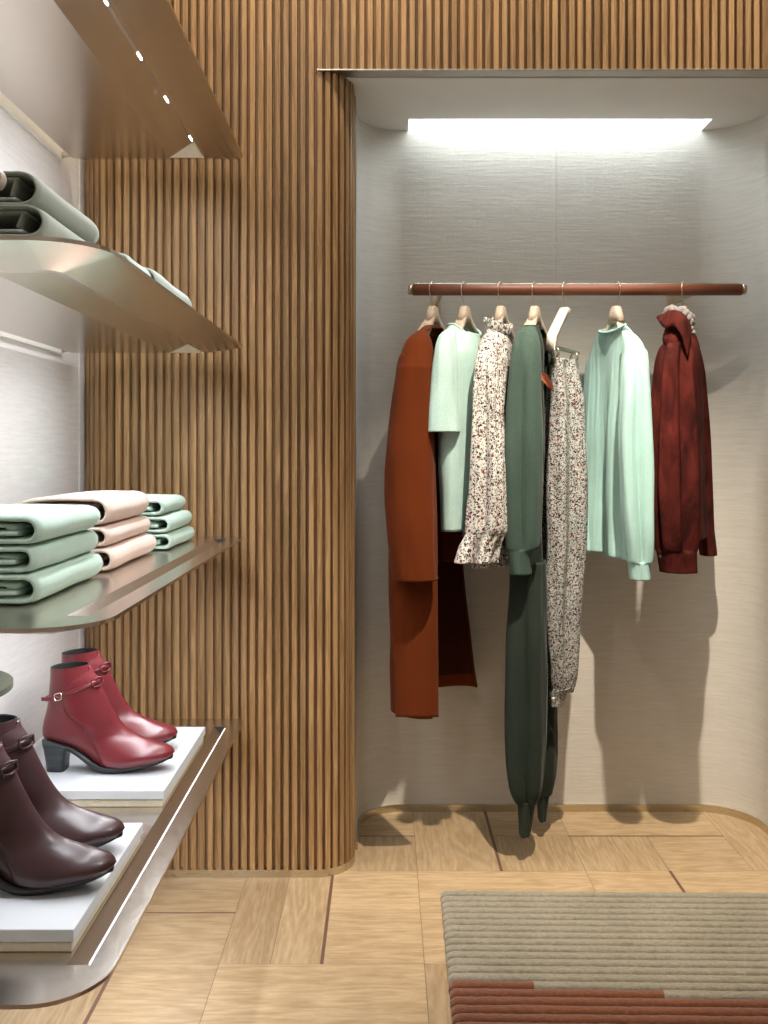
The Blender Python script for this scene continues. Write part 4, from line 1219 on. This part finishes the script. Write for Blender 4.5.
def leather_tag():
    bm = bmesh.new()
    a = P(540, 371, 2.70); b = P(547, 374, 2.69); c = P(554, 389, 2.69); d = P(549, 388, 2.70); e = P(541, 379, 2.70)
    v0 = [bm.verts.new(p) for p in (a, b, c, d, e)]; v1 = [bm.verts.new(p+Vector((0.0008, 0.0025, 0))) for p in (a, b, c, d, e)]
    for i in range(5): bm.faces.new((v0[i], v0[(i+1) % 5], v1[(i+1) % 5], v1[i]))
    bm.faces.new(v0[::-1]); bm.faces.new(v1)
    o = build('hang_tag', bm, M_TAG, r4, False, world=True)
    bm = bmesh.new(); tube(bm, [P(537, 348, 2.715), P(539, 358, 2.70), P(542, 372, 2.70)], 0.0009, 6)
    s = build('tag_cord', bm, M_DARK, r4, True, world=True)
leather_tag()

# 5 --- floral trousers
r5 = garment_root('floral_trousers', 0.56, 2.82, 0.35, 'dense floral print trousers with buttoned cuff clipped on cream hanger', 'trousers')
gpart('waist_and_legs', [(361, 552, 577, 2.83, 0.100, 0.3, 0.0), (375, 550, 579, 2.83, 0.102, 0.6), (400, 548, 583, 2.83, 0.105, 0.9), (450, 545, 585, 2.83, 0.11, 1.1), (500, 543, 586, 2.83, 0.11, 1.2), (560, 543, 583, 2.83, 0.105, 1.2),
                         (620, 545, 578, 2.83, 0.095, 1.2), (670, 549, 575, 2.83, 0.075, 1.1), (690, 551, 571, 2.83, 0.055, 0.9)], M_FLOR2, r5, th=0.002, yaw=22, folds=((4, 0.0096, 0.9, 0.5), (7, 0.0064, 0.5, 0.9)), seed=21, m=80)
gpart('cuff', [(686, 551, 572, 2.81, 0.052, 1.2), (692, 549, 567, 2.81, 0.045, 0.3), (704, 550, 564, 2.81, 0.042, 0.6)], M_FLOR2, r5, th=0.002, yaw=20, folds=((9, 0.002, 0.9, 0.5),), seed=22, m=16)
def button(root, px, py, D, r, mat=M_BTN):
    bm = bmesh.new(); p = P(px, py, D); tube(bm, [p, p+Vector((0, 0.003, 0))], r, 16)
    build('button', bm, mat, root, True, world=True)
button(r5, 553.5, 699, 2.755, 0.005)

# 6 --- long sleeve mint sweater
r6 = garment_root('knit_sweater', 0.70, 2.82, 0.78, 'pale mint long sleeve sweater hanging alone between trousers and suede shirt', 'sweater')
gpart('body', [(328, 601, 624, 2.83, 0.075, 0.0, 0.0), (333, 599, 628, 2.83, 0.11, 0.0, 0.010), (345, 597, 634, 2.83, 0.15, 0.2, 0.02), (365, 594, 638, 2.83, 0.175, 0.5), (430, 591, 636, 2.83, 0.175, 1.0),
               (500, 592, 630, 2.83, 0.17, 1.3), (556, 597, 628, 2.80, 0.165, 1.4)], M_MINT, r6, th=0.003, yaw=-17, folds=((4, 0.0112, 2.4, 0.8), (7, 0.0096, 0.4, 0.5)), seed=25, tilt=0.012, m=70)
gpart('sleeve', [(331, 622, 629, 2.72, 0.012, 0.0), (338, 622, 638, 2.69, 0.03, 0.1), (352, 622, 645, 2.67, 0.04, 0.3), (380, 620, 648, 2.66, 0.045, 0.7), (450, 619, 650, 2.65, 0.046, 1.1), (520, 622, 651, 2.64, 0.045, 1.1),
                 (558, 626, 651, 2.64, 0.04, 0.8), (563, 627, 650, 2.64, 0.038, 0.3), (579, 629, 650, 2.64, 0.037, 0.3)], M_MINT, r6, th=0.003, yaw=-8, folds=((3, 0.0096, 0.6, 0.5), (5, 0.0064, 0.5, 0.9)), seed=26, m=70)
gpart('sleeve', [(338, 599, 606, 2.93, 0.012, 0.0), (360, 593, 608, 2.96, 0.035, 0.3), (430, 589, 608, 2.98, 0.04, 0.8), (500, 589, 607, 2.97, 0.04, 0.9), (524, 592, 608, 2.97, 0.036, 0.4), (545, 594, 607, 2.97, 0.035, 0.2)],
      M_MINT, r6, th=0.003, yaw=-10, folds=((3, 0.004, 0.6, 0.5),), seed=27)
ring_band(r6, M_MINT, [(328, 601, 624, 2.83, 0.075, 0.0, 0.0), (333, 599, 628, 2.83, 0.11, 0.0, 0.010)], -17, 0.004, 'neckband', 0.012)

# 7 --- maroon suede shirt
r7 = garment_root('suede_shirt', 0.90, 2.80, 0.82, 'maroon suede shirt with pointed collar, rightmost on the rod', 'shirt')
gpart('body', [(331, 670, 694, 2.80, 0.06, 0.0, 0.0), (338, 668, 697, 2.80, 0.10, 0.0, 0.012), (352, 664, 700, 2.80, 0.15, 0.3, 0.02), (380, 660, 702, 2.80, 0.175, 0.6), (450, 657, 703, 2.80, 0.175, 1.0),
               (510, 655, 704, 2.80, 0.17, 1.2), (538, 655, 705, 2.80, 0.17, 1.2)], M_SUEDE, r7, th=0.003, yaw=26, folds=((4, 0.006, 2.4, 0.8), (7, 0.005, 0.4, 0.5)), seed=31, m=60)
gpart('sleeve', [(341, 668, 684, 2.70, 0.030, 0.0), (345, 663, 688, 2.685, 0.045, 0.4), (354, 661, 689, 2.675, 0.048, 1.0), (375, 657, 689, 2.66, 0.048, 1.0), (430, 653, 692, 2.65, 0.052, 1.2), (500, 652, 694, 2.64, 0.052, 1.3), (535, 655, 694, 2.64, 0.05, 1.1),
                 (548, 656, 694, 2.64, 0.045, 0.7), (553, 656, 696, 2.64, 0.043, 0.1), (572, 660, 697, 2.64, 0.042, 0.1)], M_SUEDE, r7, th=0.003, yaw=20, folds=((4, 0.0096, 0.6, 0.7), (7, 0.0064, 0.5, 0.9)), seed=32, m=80)
gpart('sleeve', [(350, 690, 700, 2.90, 0.02, 0.2), (380, 691, 705, 2.94, 0.04, 0.8), (450, 693, 710, 2.95, 0.045, 1.0), (520, 695, 713, 2.95, 0.045, 1.0), (530, 696, 714, 2.95, 0.042, 0.3), (555, 700, 717, 2.95, 0.042, 0.2)],
      M_SUEDE, r7, th=0.003, yaw=20, folds=((4, 0.004, 0.6, 0.7),), seed=33)
# yoke and collar
gpart('yoke', [(322, 668, 684, 2.76, 0.040, 0.0), (330, 665, 688, 2.74, 0.055, 0.0), (340, 663, 690, 2.72, 0.075, 0.1), (352, 666, 688, 2.71, 0.07, 0.0)], M_SUEDE, r7, th=0.003, yaw=26, seed=34, m=20)
def collar7():
    bm = bmesh.new()
    inner = [(663, 315, 2.79), (667, 311, 2.74), (675, 310, 2.70), (684, 314, 2.69), (691, 324, 2.70)]
    outer = [(656, 317, 2.77), (664, 328, 2.68), (673, 325, 2.645), (682, 335, 2.625), (688.5, 357, 2.62)]
    inner = catmull(inner, 20); outer = catmull(outer, 20)
    secs = []
    for a, b in zip(inner, outer):
        A_, B_ = P(*a), P(*b)
        mid = A_.lerp(B_, 0.45)+Vector((0, -0.012, 0.004))
        secs.append([A_, A_.lerp(mid, .5)+Vector((0, -0.004, 0.002)), mid, mid.lerp(B_, 0.6), B_])
    loft(bm, secs, False)
    o = build('collar', bm, M_SUEDE, r7, True, world=True); md = o.modifiers.new('t', 'SOLIDIFY'); md.thickness = 0.004
collar7()
near_edge(r7, [(688, 345, 2.71, 4), (695, 400, 2.71, 5), (697, 460, 2.71, 5), (699, 538, 2.71, 5)], 0, 0, M_SUEDE, 'placket')
button(r7, 660.5, 557, 2.585, 0.0045, M_DARK)
# grey scarf wound round the neck
def scarf():
    bm = bmesh.new(); pts = []; rr = []
    for k in range(70):
        t = 2*PI*k/70
        c = P(679, 318, 2.79)
        x = c.x+0.030*math.cos(t)+0.012*math.sin(t); y = c.y+0.050*math.sin(t)
        z = c.z+0.016*math.cos(t+2.4)+0.003*math.sin(7*t)
        pts.append((x, y, z)); rr.append(0.0155+0.003*math.sin(9*t)+0.002*math.sin(23*t))
    tube(bm, pts, rr, 16, closed=True)
    for k in range(5):
        q = P(688.5+k*0.9, 318+k*3.6, 2.735)
        bmesh.ops.create_icosphere(bm, subdivisions=3, radius=0.0125-0.001*k, matrix=Matrix.Translation(q+Vector((0.004*math.sin(k*2), 0, 0)))@Matrix.Scale(0.8, 4, (1, 0, 0)))
    for v in bm.verts:
        n_ = noise.noise_vector(v.co*90)*0.0022; v.co += n_
    o = build('gauze_scarf', bm, M_SCARF, None, True)
    recenter(o); tag(o, 'crumpled grey gauze scarf wound in the neck of the suede shirt', 'scarf')
scarf()
